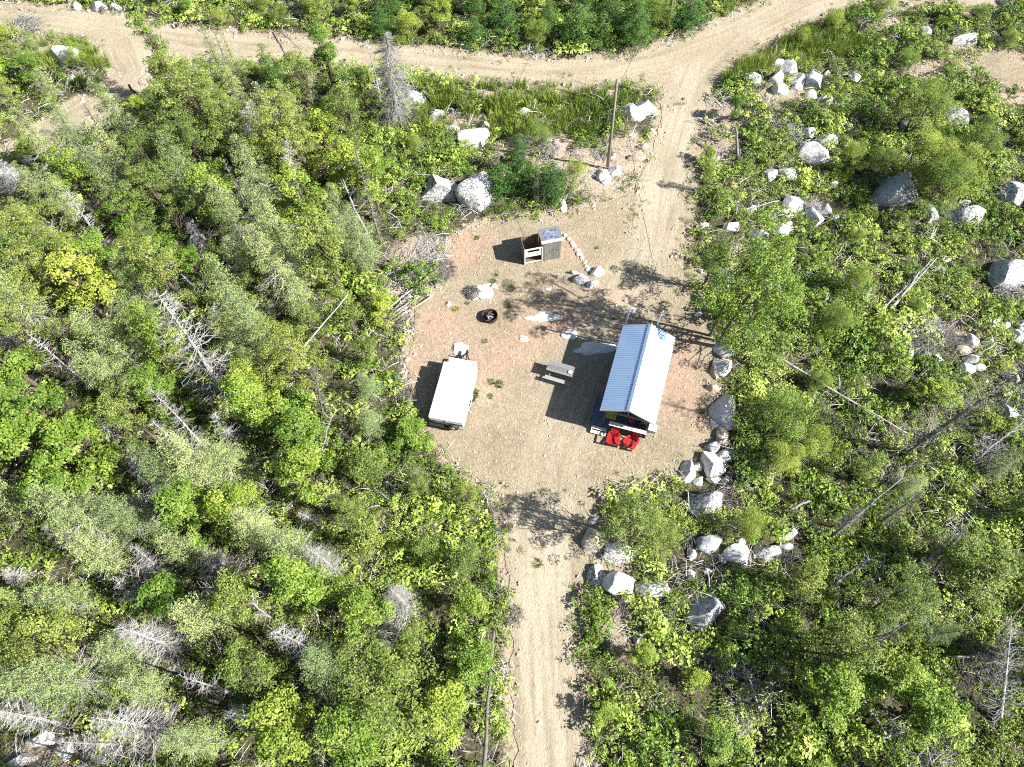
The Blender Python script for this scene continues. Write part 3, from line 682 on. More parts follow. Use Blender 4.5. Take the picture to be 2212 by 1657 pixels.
# ---- hand placed living trees: (crown pixel, height m, kind, width, label)
HAND = [((165, 625), 6.8, 'maple', 1.35, 'big yellow leaved maple in the left forest', 'yellow'),
        ((60, 870), 6.0, 'maple', 1.25, 'large bright yellow green maple near the left frame edge', None), ((170, 960), 5.5, 'maple', 1.3, None, None), ((130, 1060), 5.5, 'maple', 1.2, None, None), ((60, 960), 5.5, 'maple', 1.2, None, None),
        ((335, 105), 8.0, 'maple', .7, 'tall narrow leafy tree rising in front of the upper left road', None), ((365, 165), 6.0, 'birch', .9, None, None),
        ((430, 225), 7.0, 'birch', 1.3, None, None), ((470, 260), 6.0, 'birch', 1.1, None, None), ((400, 300), 6.0, 'birch', 1.2, None, None), ((700, 110), 6.5, 'maple', 1.15, 'pale leafy tree reaching over the gravel road', None),
        ((650, 170), 5.5, 'birch', 1.1, None, None), ((580, 150), 4.6, 'darkfir', .95, 'dark upright fir beside the gravel road at the left', None), ((500, 120), 5.5, 'spruce', .6, None, None), ((455, 100), 5.5, 'spruce', .55, None, None),
        ((690, 290), 6.0, 'maple', 1.0, None, None), ((740, 240), 4.4, 'birch', 1.1, None, None), ((655, 1010), 5.6, 'maple', 1.3, None, None), ((640, 940), 5.0, 'maple', 1.2, None, None), ((740, 660), 5.0, 'birch', 1.0, None, None),
        ((1374, 1128), 5.6, 'birch', 1.15, 'round olive tree casting its shadow on the driveway', None, 4), ((1430, 1170), 2.8, 'birch', 1.2, 'smaller olive tree among boulders beside the driveway tree', None, 4),
        ((1610, 590), 11.0, 'birch', .78, 'tall olive tree right of the driveway, behind the cabin', 'maple', 4), ((1655, 660), 8.2, 'birch', 1.0, 'sparse olive tree with bare twigs right of the cabin', 'maple', 4), ((1540, 560), 5.0, 'birch', 1.0, None, None),
        ((1700, 905), 2.7, 'willow', 1.7, 'large dark green willow bush right of the big white boulder', None), ((1690, 990), 2.4, 'willow', 1.4, None, None), ((1760, 960), 2.2, 'willow', 1.2, None, None),
        ((2005, 225), 4.2, 'willow', 1.45, 'large feathery willow bush in the upper right', None), ((2035, 395), 4.4, 'willow', 1.5, None, None), ((2010, 330), 3.6, 'willow', 1.5, None, None), ((2065, 370), 4.2, 'willow', 1.4, 'bright willow bush over the shaded boulder', None), ((2120, 300), 3.4, 'willow', 1.2, None, None),  # one extra willow beside the shaded boulder, added to throw shade on it
        ((1845, 330), 3.0, 'willow', .95, None, None), ((1900, 350), 2.6, 'willow', .9, None, None), ((1800, 690), 2.8, 'willow', .9, None, None), ((1850, 600), 2.6, 'willow', .9, None, None), ((1530, 380), 2.4, 'willow', .45, None, None),
        ((1115, 320), 4.0, 'darkfir', 1.0, None, None), ((1195, 375), 3.8, 'darkfir', 1.0, None, None), ((1140, 375), 3.0, 'darkfir', 1.1, None, None), ((1080, 380), 2.8, 'darkfir', 1.2, None, None), ((1240, 370), 2.4, 'willow', .8, None, None),
        ((1375, 30), 4.4, 'darkfir', 1.5, 'wide dark fir above the gravel road near the far pole', None), ((1255, 40), 3.6, 'darkfir', 1.6, None, None), ((1330, 25), 3.0, 'darkfir', 1.3, None, None), ((1190, 25), 3.0, 'darkfir', 1.3, None, None), ((1090, 20), 3.0, 'darkfir', 1.3, None, None),
        ((200, 165), 2.6, 'spruce', 1.2, None, None), ((165, 120), 2.2, 'willow', .9, None, None), ((650, 340), 6.0, 'birch', 1.1, None, None),
        ((620, 1180), 6.5, 'spruce', 1.1, None, None), ((700, 1450), 6.8, 'spruce', 1.25, None, None), ((820, 1500), 6.0, 'birch', 1.5, 'wide olive tree with thin grey crown near the driveway bottom', None), ((740, 1600), 6.0, 'maple', 1.3, None, None),
        ((1620, 1140), 2.6, 'willow', .9, None, None), ((1545, 1130), .1, None, 1, None, None), ((1960, 1480), 5.0, 'maple', 1.1, None, None), ((2130, 1250), 5.0, 'birch', 1.3, None, None), ((1830, 1380), 5.5, 'birch', 1.2, None, None),
        ((1800, 1500), 5.0, 'maple', 1.2, None, None), ((2070, 1180), 4.4, 'birch', 1.2, None, None), ((2010, 1540), 4.6, 'maple', 1.1, None, None), ((1950, 1300), 5.0, 'birch', 1.2, None, None), ((1750, 1250), 4.2, 'birch', 1.1, None, None)]
for (px, h, kind, wd, lab, mt, *vv) in HAND:
    if kind is None: continue
    p = up(*px, h * .66); plant(kind, p.x, p.y, h, wd, lab, mat=M[mt] if mt else None, var=vv[0] if vv else None)
    avoidpts.append((p.x, p.y, 1.5 * wd if kind != 'darkfir' else .9))

# ---------------------------------------------------------------- boulders: (pixel, w px, h px, material, label)
BO = []
def c3(x, y, w_, h_, m_='rockpale', lab=None): BO.append((1474.6 + x / 3, y / 3, w_ / 3, h_ / 3, m_, lab))
def c2(x, y, w_, h_, m_='rockpale', lab=None): BO.append((737.3 + x / 3, y / 3, w_ / 3, h_ / 3, m_, lab))
def c1(x, y, w_, h_, m_='rockpale', lab=None): BO.append((x / 3, y / 3, w_ / 3, h_ / 3, m_, lab))
def c5(x, y, w_, h_, m_='rockpale', lab=None): BO.append((1474.6 + x / 3, 552.4 + y / 3, w_ / 3, h_ / 3, m_, lab))
def c7(x, y, w_, h_, m_='rockpale', lab=None): BO.append((737.3 + x / 3, 1104.8 + y / 3, w_ / 3, h_ / 3, m_, lab))
def c8(x, y, w_, h_, m_='rockpale', lab=None): BO.append((1474.6 + x / 3, 1104.8 + y / 3, w_ / 3, h_ / 3, m_, lab))
for a in [(605, 420, 75, 55), (700, 450, 105, 90), (455, 530, 105, 85), (750, 515, 110, 90), (605, 535, 95, 75), (620, 600, 90, 75), (735, 580, 70, 50), (845, 535, 105, 110, 'rockgrey'), (935, 480, 40, 35),
          (830, 630, 85, 55), (910, 660, 95, 65), (1110, 515, 65, 60), (1560, 210, 85, 55), (1830, 260, 130, 60), (820, 865, 85, 70), (845, 970, 175, 160, 'rockpale', 'largest pale boulder among the rocks right of the upper driveway'), (930, 905, 130, 80, 'rockgrey'),
          (1070, 830, 55, 45), (570, 1130, 95, 85, 'rockpale', 'left of two pale boulders lying side by side right of the driveway'), (685, 1130, 100, 85, 'rockpale', 'right of two pale boulders lying side by side right of the driveway'), (715, 1320, 135, 145), (842, 1400, 115, 125),
          (925, 1360, 68, 62, 'rockgrey'), (435, 1360, 85, 45), (320, 1480, 90, 60), (496, 1555, 125, 165, 'rockgrey'), (640, 1485, 145, 115), (1780, 760, 140, 115, 'rocklichen', 'lichened boulder standing right of the feathery willow bush'), (1440, 820, 55, 62, 'rockgrey'),
          (1420, 1235, 330, 210, 'rockgrey', 'huge grey boulder half hidden in willow shade'), (1840, 1400, 230, 130, 'rocklichen', 'wide lichened boulder below the bright willow bush'), (1600, 1390, 90, 120, 'rockgrey'), (2140, 1270, 160, 150, 'rocklichen', 'lichened boulder at the right frame edge, upper part'),
          (990, 1410, 55, 32), (985, 1035, 55, 42, 'rockgrey'), (940, 1120, 55, 42, 'rockgrey'), (970, 1195, 65, 38), (2100, 22, 60, 55), (130, 1465, 75, 40), (1230, 515, 45, 25), (770, 870, 30, 25), (685, 1050, 35, 25), (1800, 1330, 80, 50, 'rockgrey')]: c3(*a)
for a in [(1895, 735, 135, 115, 'rockpale', 'front one of two white boulders beside the near pole'), (1970, 690, 145, 105, 'rockpale', 'back one of two white boulders beside the near pole'), (862, 893, 190, 135, 'rockpale', 'pale tilted boulder left of the grassy bank'),
          (715, 845, 85, 50, 'rockgrey'), (610, 735, 95, 65, 'rockgrey'), (632, 1222, 230, 175, 'rocklichen', 'left and lower of the two lichened boulders above the clearing'), (888, 1240, 245, 225, 'rocklichen', 'right and larger of the two lichened boulders above the clearing'),
          (1430, 1330, 48, 95, 'rockpale', 'upright white stone above the outhouse'), (1700, 1142, 85, 95, 'rockpale', 'white boulder at the foot of the near pole'), (1778, 1115, 72, 62, 'rockpale', 'small white boulder right of the near pole foot'), (1910, 1020, 105, 52, 'rocktan'), (1755, 1010, 42, 52),
          (1953, 955, 75, 42, 'rocktan'), (470, 625, 140, 130, 'rockgrey', 'pale boulder under the drooping dead spruce'), (1712, 1187, 55, 32), (935, 820, 65, 42, 'rockgrey'), (1190, 740, 90, 30), (2010, 850, 50, 40, 'rocktan')]: c2(*a)
for a in [(430, 370, 180, 90, 'rockpale', 'low white boulder inside the upper left road bend'), (1710, 620, 95, 85, 'rockgrey'), (640, 38, 110, 60), (745, 45, 80, 42, 'rockgrey'), (40, 1130, 160, 150, 'rockgrey', 'grey boulder at the left frame edge under a snag'), (1280, 1560, 110, 90, 'rockgrey'),
          (170, 1050, 60, 40), (455, 530, 50, 60, 'rockgrey'), (500, 40, 60, 40), (1220, 1450, 60, 70, 'rockgrey')]: c1(*a)
for a in [(282, 608, 125, 115, 'rockpale', 'topmost boulder of the row along the clearing right edge'), (275, 715, 115, 120, 'rockpale', 'second boulder from the top along the clearing right edge'), (275, 1000, 170, 235, 'rockpale', 'largest white boulder on the clearing right edge'),
          (262, 1175, 78, 135, 'rocktan', 'tan boulder right below the largest white boulder'), (195, 1245, 95, 105, 'rockgrey'), (268, 1290, 85, 85), (197, 1370, 135, 170, 'rockpale', 'tall pale boulder in the cluster below the clearing edge row'), (40, 1412, 90, 150), (107, 1370, 48, 62), (100, 1465, 64, 62), (200, 1458, 82, 62),
          (277, 1470, 58, 72), (205, 1097, 48, 52), (140, 1595, 290, 165, 'rocklichen', 'long grey boulder at the lower right of the clearing'), (2000, 435, 85, 58), (2090, 445, 80, 52), (2180, 540, 110, 105), (1865, 555, 82, 78), (1818, 605, 100, 72, 'rocktan'), (1870, 662, 98, 62), (1835, 740, 122, 88),
          (1930, 715, 82, 52), (1978, 555, 72, 52), (2110, 110, 270, 200, 'rockgrey', 'huge grey slab at the right frame edge'), (1960, 805, 44, 42), (2140, 795, 90, 75, 'rocklichen'), (1640, 650, 58, 72), (1455, 650, 65, 62, 'rockgrey'), (1700, 18, 70, 40), (2090, 1010, 100, 130, 'rockgrey'),
          (1660, 90, 80, 50, 'rockgrey'), (1560, 640, 70, 50, 'rockgrey'), (190, 455, 40, 30, 'rockgrey'), (100, 380, 50, 30), (2205, 450, 60, 60), (1920, 635, 45, 30, 'rockgrey'), (120, 100, 40, 30)]: c5(*a)
for a in [(1630, 182, 140, 160, 'rocktan', 'tan and white boulder where the driveway leaves the clearing'), (1775, 268, 190, 145, 'rockpale'), (1650, 440, 112, 155, 'rocklichen', 'lichened boulder on the driveway edge left of the pointed one'), (1812, 465, 235, 160, 'rockpale', 'white pointed boulder in the middle of three beside the driveway'),
          (2030, 510, 220, 125, 'rocklichen', 'rightmost of three boulders beside the lower driveway'), (1640, 50, 62, 62, 'rockgrey'), (1930, 825, 75, 75, 'rocktan'), (1930, 230, 50, 40), (1560, 1350, 30, 30), (1280, 1365, 34, 22, 'rockpale', 'small bright white stone lying on the lower driveway')]: c7(*a)
for a in [(172, 210, 160, 120, 'rockgrey'), (350, 272, 160, 150, 'rockpale'), (530, 262, 155, 120, 'rocklichen'), (685, 145, 135, 80, 'rocklichen'), (665, 230, 105, 60, 'rockgrey'), (145, 650, 245, 220, 'rockgrey', 'blue grey boulder below the three boulders row'), (50, 280, 55, 85, 'rockgrey'), (50, 410, 60, 55),
          (150, 390, 50, 40, 'rockgrey'), (250, 310, 40, 60, 'rockgrey'), (380, 200, 60, 50)]: c8(*a)
BO += [(83, 1598, 62, 36, 'rockpale', 'pale rock ledge in the lower left corner'), (142, 1622, 44, 36, 'rockpale', None), (283, 1530, 44, 22, 'rocktan', 'reddish boulder under the broad snag at the bottom left'), (50, 1640, 50, 30, 'rockpale', None), (1288, 587, 26, 22, 'rockpale', 'white boulder at the end of the curved stone row'),
       (1252, 603, 32, 26, 'rockgrey', 'grey boulder in tree shadow by the curved stone row'), (1279, 612, 26, 20, 'rockpale', None), (1240, 588, 20, 9, 'rockgrey', None), (1069, 618, 14, 12, 'rockpale', None), (1540, 838, 26, 16, 'rocktan', None), (1500, 1010, 18, 12, 'rocktan', None), (1545, 805, 18, 34, 'rocktan', None),
       (885, 612, 12, 10, 'rockpale', None), (968, 655, 12, 12, 'rockpale', None), (1370, 1070, 24, 12, 'rockpale', None), (1410, 1035, 12, 9, 'rocktan', None), (1478, 1020, 18, 12, 'rocktan', None), (1395, 1330, 24, 20, 'rocktan', None), (880, 775, 12, 10, 'rockpale', None), (873, 790, 8, 8, 'rockpale', None)]
def boulder(px, py, wpx, hpx, mat, lab, i, name='boulder', flat=None):
    g0 = up(px, py); d = (Vector((g0.x, g0.y, 0)) - Vector((0, 0, H))).length
    depth = (Vector((0, 0, H)) - g0).dot(-(RM @ Vector((0, 0, -1)))); sc_ = F / depth
    wpx *= 1.16; hpx *= 1.12; wm = wpx / sc_; vang = math.atan2(g0.to_2d().length, H); zz = wm * .55
    hm = hpx / sc_
    dm = max(.5 * hm, (hm - zz * math.sin(vang) * .55)) / max(.55, math.cos(vang)) * 1.0
    if flat: zz = flat; dm = hm
    p = up(px, py, zz * .3)
    r = random.Random(500 + i)
    bm_ = 4 if wpx > 45 else 3
    import bmesh
    bm = bmesh.new(); bmesh.ops.create_icosphere(bm, subdivisions=bm_, radius=1)
    off = Vector((r.uniform(-50, 50), r.uniform(-50, 50), i * 3.1))
    cuts = []
    for k in range(0 if flat else r.randint(8, 12)):
        a = r.uniform(0, 6.28); zc = r.uniform(-.15, .95); n_ = Vector((math.cos(a), math.sin(a), zc)).normalized(); cuts.append((n_, r.uniform(.46, .78)))
    for v in bm.verts:
        c = v.co.copy(); c *= 1 + (.7 if flat else .22) * noise.noise(c * (1.3 if flat else 1.1) + off) 
        for n_, dd in cuts:
            e = c.dot(n_) - dd
            if e > 0: c -= n_ * e * .98
        c *= 1 + .035 * noise.noise(c * 3.2 + off) + .02 * noise.noise(c * 8 + off)
        v.co = c
    xs = [v.co.x for v in bm.verts]; ys = [v.co.y for v in bm.verts]; zs = [v.co.z for v in bm.verts]
    sx, sy, sz = wm / (max(xs) - min(xs)), dm / (max(ys) - min(ys)), zz * 1.35 / (max(zs) - min(zs))
    for v in bm.verts: v.co = Vector((v.co.x * sx, v.co.y * sy, v.co.z * sz))
    me = bpy.data.meshes.new(name); bm.to_mesh(me); bm.free()
    me.polygons.foreach_set('use_smooth', [True] * len(me.polygons)); me.materials.append(M[mat])
    if not flat: me.set_sharp_from_angle(angle=R(32))
    o = link(bpy.data.objects.new(name, me)); o.location = (p.x, p.y, gz(p.x, p.y) + zz * (.30 if wm < 1.5 else .18 if wpx < 100 else .02))
    words = {'rockpale': 'pale', 'rockgrey': 'grey', 'rocklichen': 'lichened', 'rocktan': 'tan'}[mat]
    size = 'small ' if wm < .7 else 'large ' if wm > 1.9 else ''
    if lab: used.add(lab)
    tag(o, lab or where(p.x, p.y, f'{size}{words} boulder'), 'boulder', 'granite boulders around the clearing')
    if wm > .8: avoidpts.append((p.x, p.y, wm * .62))
    return o, (p.x, p.y, wm * .5, dm * .5)
rocks = []
for i, b in enumerate(BO): rocks.append(boulder(*b, i)[1])
# flush bedrock and flat stones in the clearing
for i, (x, y, w_, h_, lab) in enumerate([(1176, 684, 74, 24, 'long flat white rock flush with the gravel between fire ring and cabin'), (1230, 722, 34, 26, 'flat white rock at the tip of the cabin shadow'), (1283, 752, 96, 30, 'broad flat rock lying in the cabin shadow'),
                                        (1040, 632, 48, 40, 'flat white rock under the brush heap'), (992, 750, 34, 34, 'flat white rock in front of the camper hitch'), (1184, 624, 14, 7, 'small white stone in the tree shadow'), (1130, 731, 20, 16, 'flat cream rock between camper and cabin')]):
    o, _ = boulder(x, y, w_, h_, 'rockpale', lab, 900 + i, 'flat_rock', flat=.10)
    o.location.z = .012
# curved row of kerb stones by the outhouse
ROWP = [(1222, 508), (1228, 516), (1235, 524), (1240, 531), (1247, 540), (1251, 549), (1258, 557), (1262, 566), (1266, 575), (1272, 582)]
ordn = ['first', 'second', 'third', 'fourth', 'fifth', 'sixth', 'seventh', 'eighth', 'ninth', 'tenth']
for i, (x, y) in enumerate(ROWP):
    o, _ = boulder(x + (i * 5) % 3 - 1, y, 9 + (i * 7) % 6, 8 + (i * 3) % 4, 'rocktan' if i % 3 else 'rockpale', f'{ordn[i]} stone from the top of the curved row beside the outhouse', 930 + i, 'edge_stone', flat=.12)
    o['group'] = 'curved row of stones beside the outhouse'; o['category'] = 'stone'; o.location.z = .03

# ---------------------------------------------------------------- the cabin
FC = Vector((6.585, 16.462)); ANG = R(71.24)
def cab(name, z=0): return empty(name, (FC.x, FC.y, z), ANG)
def cw(v, u, z=0):   # cabin frame (v right, u back) -> world
    ux, uy = math.cos(ANG), math.sin(ANG); return Vector((FC.x + u * ux + v * uy, FC.y + u * uy - v * ux, z))
# local axes of the Empty: x = along the ridge (u), y = -v
def L(v, u, z): return (u, -v, z)
cabin = cab('cabin'); tag(cabin, 'small cabin with a pale metal gable roof and open porch', 'cabin')
wg = Geo(); EZ, RZ = 2.50, 3.36; WV = 1.36
def slab(g, pts, th, **k):
    """thick panel from 4 corner points"""
    a, b, c, d = [Vector(p) for p in pts]; n_ = (b - a).cross(d - a).normalized() * th
    V = [tuple(p) for p in (a, b, c, d, a - n_, b - n_, c - n_, d - n_)]
    g.add(V, [(0, 1, 2, 3), (7, 6, 5, 4), (0, 4, 5, 1), (1, 5, 6, 2), (2, 6, 7, 3), (3, 7, 4, 0)], **k)
U0, U1 = 1.95, 5.65
for v in (-WV, WV): wg.box(L(v, (U0 + U1) / 2, 1.47), (U1 - U0, .12, 2.1))
for u in (U0, U1):
    wg.box(L(0, u, 1.40), (.12, 2 * WV - .13, 2.04))
    wg.add([L(-WV + .07, u - .06, 2.43), L(WV - .07, u - .06, 2.42), L(0, u - .06, 3.12), L(-WV + .07, u + .06, 2.43), L(WV - .07, u + .06, 2.42), L(0, u + .06, 3.12)],
           [(0, 3, 5, 2), (1, 2, 5, 4), (0, 1, 4, 3)], [(0, 2, 1), (3, 4, 5)])
wg.build('wall', M['wallpaint'], cabin)
fl = Geo(); fl.box(L(0, (U0 + U1) / 2, .33), (U1 - U0 + .1, 2 * WV + .1, .16)); fl.build('floor_frame', M['darktimber'], cabin)
for v_ in (-1.0, 1.0):
    for u_ in (2.2, 3.8, 5.4):
        Geo().box(L(v_, u_, .12), (.3, .3, .28)).build('pier', M['greyplank'], cabin)
dg_ = Geo(); dg_.box(L(-.45, U0 - .085, 1.42), (.05, .82, 1.9)); door = dg_.build('door', M['brownwood'], cabin)
Geo().box(L(-.15, U0 - .13, 1.4), (.05, .05, .10)).build('handle', M['galv'], door)
for (v_, u_, dx, dy) in ((.75, U0 - .085, .05, .7), (-WV - .085, 3.2, .9, .05), (-WV - .085, 4.7, .7, .05), (WV + .085, 3.6, .9, .05)):
    wf = Geo().box(L(v_, u_, 1.65), (dx + .12 if dx > .1 else .05, dy + .12 if dy > .1 else .05, .82)).build('window', M['palewood'], cabin)
    Geo().box(L(v_, u_, 1.65), (dx if dx > .1 else .075, dy if dy > .1 else .075, .68)).build('pane', M['glass'], wf)
# ribbed roof: profile sampled along the ridge, both slopes in one piece each
roof = Geo()
def ribs(side):
    g = Geo(); n_ = 0; us = []
    u = -.02
    while u < 5.92:
        us += [(u, 0), (u + .06, 0), (u + .075, .022), (u + .105, .022), (u + .12, 0)]; u += .152
    us = [(min(a, 5.92), b) for a, b in us]
    V = []; vE = 1.62
    nr = Vector((0, -side * (RZ - EZ), vE)).normalized()
    for (a, b) in us:
        for (vv, zz) in ((0.0, RZ), (vE, EZ)):
            V.append(tuple(Vector(L(side * vv, a, zz)) + Vector((0, nr.y, nr.z)) * b))
    k = len(us)
    for (a, b) in us:
        for (vv, zz) in ((0.0, RZ - .035), (vE, EZ - .035)): V.append(L(side * vv, a, zz))
    Q = [(2 * i, 2 * i + 1, 2 * i + 3, 2 * i + 2) for i in range(k - 1)] + [(2 * k + 2 * i, 2 * k + 2 * i + 2, 2 * k + 2 * i + 3, 2 * k + 2 * i + 1) for i in range(k - 1)]
    Q += [(2 * i + 1, 2 * k + 2 * i + 1, 2 * k + 2 * i + 3, 2 * i + 3) for i in range(k - 1)]
    Q += [(0, 2 * k, 2 * k + 1, 1), (2 * k - 2, 2 * k - 1, 4 * k - 1, 4 * k - 2)]
    if side < 0: Q = [q[::-1] for q in Q]
    g.add(V, Q); return g
for s_ in (-1, 1): ribs(s_).build('roof_slope', M['roof'], cabin)
rc = Geo()
for s_ in (-1, 1): slab(rc, [L(0, -.04, RZ + .036), L(s_ * .17, -.04, RZ + .036 - .0905), L(s_ * .17, 5.94, RZ + .036 - .0905), L(0, 5.94, RZ + .036)][::s_], .006)
rc.build('ridge_cap', M['roof'], cabin)
vb = Geo()
for u_ in (-.035, 5.935):
    for s_ in (-1, 1): vb.beam(L(0, u_, RZ - .05), L(s_ * 1.62, u_, EZ - .05), .03, .12)
vb.build('fascia', M['palewood'], cabin)
# porch truss and posts
tr_ = Geo(); tr_.beam(L(-1.45, .10, 2.38), L(1.45, .10, 2.38), .09, .12)
for s_ in (-1, 1): tr_.beam(L(0, .10, 3.20), L(s_ * 1.5, .10, 2.46), .07, .10); tr_.beam(L(s_ * .9, .10, 2.42), L(s_ * 1.22, .10, 1.85), .06, .06)
tr_.beam(L(0, .10, 2.44), L(0, .10, 3.16), .07, .07); tr_.build('porch_truss', M['greyplank'], cabin)
for v_ in (-1.27, 1.27): Geo().box(L(v_, .12, 1.385), (.13, .13, 1.87)).build('porch_post', M['darktimber'], cabin)
Geo().box(L(1.30, 1.02, 1.45), (1.70, .05, 1.95)).build('sun_blocking_screen', M['darktimber'], cabin)  # screen added to keep the sun from shining in under the porch roof
# deck with railing
dk = Geo(); 
for i in range(24):
    v_ = -2.0 + i * .142
    dk.box(L(v_ + .07, .92, .43), (1.96 if v_ > -1.5 else 1.1 + .86, .132, .035), tint=random.uniform(.25, .75))
dk.build('deck', M['deckblue'], cabin)
sk = Geo(); sk.box(L(-.32, -.045, .33), (.03, 3.36, .16)); sk.box(L(-2.02, .95, .33), (1.95, .03, .16)); sk.build('deck_skirt', M['darktimber'], cabin)
rl = Geo()
for v_ in (-.86, -.1, .62, 1.30): rl.box(L(v_, -.015 if v_ < 1.2 else -.02, .78), (.085, .085, .66))
for z_ in (.60, .77, .94): rl.box(L(.22, -.015, z_), (.035, 2.1, .085))
rl.box(L(1.35, .62, 1.2), (1.15, .04, .09)); rl.box(L(1.35, .62, .75), (1.15, .03, .08)); rl.box(L(1.35, 1.2, .9), (.085, .085, .9)); rl.build('railing', M['darktimber'], cabin)
bt = Geo()
for i in range(15): bt.box(L(-.84 + i * .15, -.06, 1.13), (.27, .143, .04), tint=random.uniform(.3, .9))
bt.build('bar_top', M['palewood'], cabin)
stp = Geo()
for i in range(3): stp.box(L(1.68, .58 + i * .16, .35), (.15, .5, .04), tint=.4 + .2 * i)
stp.box(L(1.68, .74, .16), (.44, .4, .30), tint=.2); stp.build('side_step', M['palewood'], cabin)
st2 = Geo()
for i in range(2): st2.box(L(-1.42, -.2 - i * .24, .28 - i * .14), (.2, .95, .035), tint=.5)
st2.box(L(-1.85, -.28, .14), (.4, .04, .2)); st2.box(L(-1.0, -.28, .14), (.4, .04, .2)); st2.build('porch_step', M['palewood'], cabin)
# masts at the rear
def worldpt(v, u, z): return cw(v, u, z)
ms = empty('antenna_mast', worldpt(-1.5, 5.99, 0)); tag(ms, 'left thin mast with a flat white dish behind the cabin', 'mast')
Geo().tube([(0, 0, 0), (.03, .02, 4.15)], .045, 8).build('mast_pole', M['galv'], ms)
g = Geo(); n_ = 16
V = [(.0 + .22 * math.cos(6.283 * k / n_) + .22, .22 * math.sin(6.283 * k / n_) * .8, 4.16 + z_) for z_ in (0, .03) for k in range(n_)] + [(.22, 0, 4.14), (.22, 0, 4.22)]
g.add(V, [(k, (k + 1) % n_, n_ + (k + 1) % n_, n_ + k) for k in range(n_)], [(2 * n_, (k + 1) % n_, k) for k in range(n_)] + [(2 * n_ + 1, n_ + k, n_ + (k + 1) % n_) for k in range(n_)]); g.build('dish', M['white'], ms)
sm = empty('service_mast', worldpt(.34, 6.06, 0)); tag(sm, 'right slanting service mast behind the cabin carrying the power wire', 'mast')
Geo().tube([(0, 0, 0), (0, 0, 2.6), (.06, .02, 4.6), (.1, .03, 4.72), (.15, .02, 4.66)], .05, 8).build('mast_pole', M['galv'], sm)
Geo().box((0, -.03, 1.4), (.26, .14, .42)).build('meter_box', M['galv'], sm)
Geo().tube([(0, 0, 2.9), (0, 0, 3.05)], .075, 10).build('flashing', M['black'], sm)
# furniture on the porch and chairs in front
def deckthing(name, v, u, rz, z=.448): return empty(name, worldpt(v, u, z), ANG + rz)
yt = deckthing('porch_table', -.96, .62, 0); tag(yt, 'rectangular yellow plastic table on the porch deck', 'table')
Geo().box((0, 0, .40), (.44, .66, .03)).build('tabletop', M['yellowp'], yt)
g = Geo()
for sx in (-1, 1): g.box((sx * .225, 0, .405), (.03, .70, .05)); g.box((0, sx * .34, .405), (.42, .03, .05))
g.build('rim', M['yellowr'], yt)
for sx in (-1, 1):
    for sy in (-1, 1): Geo().box((sx * .19, sy * .29, .19), (.04, .04, .38)).build('leg', M['yellowp'], yt)
pc = deckthing('plastic_stool', .34, .68, 0); tag(pc, 'round faded red plastic stool on the porch deck', 'stool')
g = Geo(); n_ = 20; prof = [(0, .46), (.17, .455), (.205, .44), (.215, .40), (.20, .39)]
V = []; Q = []
for j, (rr, zz) in enumerate(prof):
    for k in range(n_): V.append((rr * 1.15 * math.cos(6.283 * k / n_), rr * math.sin(6.283 * k / n_), zz))
for j in range(len(prof) - 1):
    for k in range(n_): Q.append((j * n_ + k, j * n_ + (k + 1) % n_, (j + 1) * n_ + (k + 1) % n_, (j + 1) * n_ + k))
g.add(V, Q); g.build('seat', M['pink'], pc, True)
for k in range(4):
    a = .785 + k * 1.571; Geo().tube([(.15 * math.cos(a), .15 * math.sin(a), .42), (.21 * math.cos(a), .21 * math.sin(a), 0)], .02, 6).build('leg', M['pink'], pc)

def adirondack(v, u, rz, label, mesh_from=None):
    """low slatted lounge chair; local -x is forward"""
    t_ = empty('adirondack_chair', worldpt(v, u, .008), ANG + rz); tag(t_, label, 'chair', 'red lounge chairs in front of the porch')
    if mesh_from:
        for c in mesh_from.children: o = c.copy(); link(o, t_)
        return t_
    g = Geo()   # seat slats, front low-ish, sloping back
    for i in range(6): g.box((-.32 + i * .095, 0, .36 - i * .022), (.074, .52, .022), ry=.22)
    g.build('seat', M['red'], t_)
    g = Geo()
    for i in range(5):
        y_ = (i - 2) * .112; hh = (.66, .74, .78, .74, .66)[i]
        a = Vector((.18, y_ * .8, .25)); d = Vector((.40, y_ * .35 / .7 * .3, .92)).normalized()
        g.beam(a, a + d * hh, .088, .02)
    g.beam((.30, -.26, .56), (.30, .26, .56), .02, .06); g.build('backrest', M['red'], t_)
    for s_ in (-1, 1):
        g = Geo(); ys = s_ * .33
        pts = [(-.42, ys * 1.0, .56), (-.40, ys * 1.06, .575), (-.2, ys * 1.02, .575), (.1, ys * .98, .57), (.34, ys * .86, .56)]; wds = [.06, .16, .15, .12, .07]
        for a, b, w1, w2 in zip(pts[:-1], pts[1:], wds[:-1], wds[1:]):
            V = [(a[0], a[1] - w1 / 2, a[2]), (a[0], a[1] + w1 / 2, a[2]), (b[0], b[1] + w2 / 2, b[2]), (b[0], b[1] - w2 / 2, b[2])]
            V += [(x, y, z - .022) for x, y, z in V]
            g.add(V, [(3, 2, 1, 0), (4, 5, 6, 7), (0, 1, 5, 4), (1, 2, 6, 5), (2, 3, 7, 6), (3, 0, 4, 7)])
        g.build('armrest', M['red'], t_)
        Geo().box((-.36, s_ * .31, .275), (.11, .03, .55)).build('front_leg', M['red'], t_)
        Geo().beam((-.40, s_ * .275, .34), (.46, s_ * .275, .03), .03, .12).build('side_rail', M['red'], t_)
    Geo().box((-.385, 0, .30), (.025, .55, .12)).build('apron', M['red'], t_)
    return t_
ch = adirondack(-.44, -.62, R(4), 'left red adirondack chair in front of the porch, facing the driveway')
adirondack(.66, -.50, R(-24), 'right red adirondack chair in front of the porch, turned towards the left one', ch)

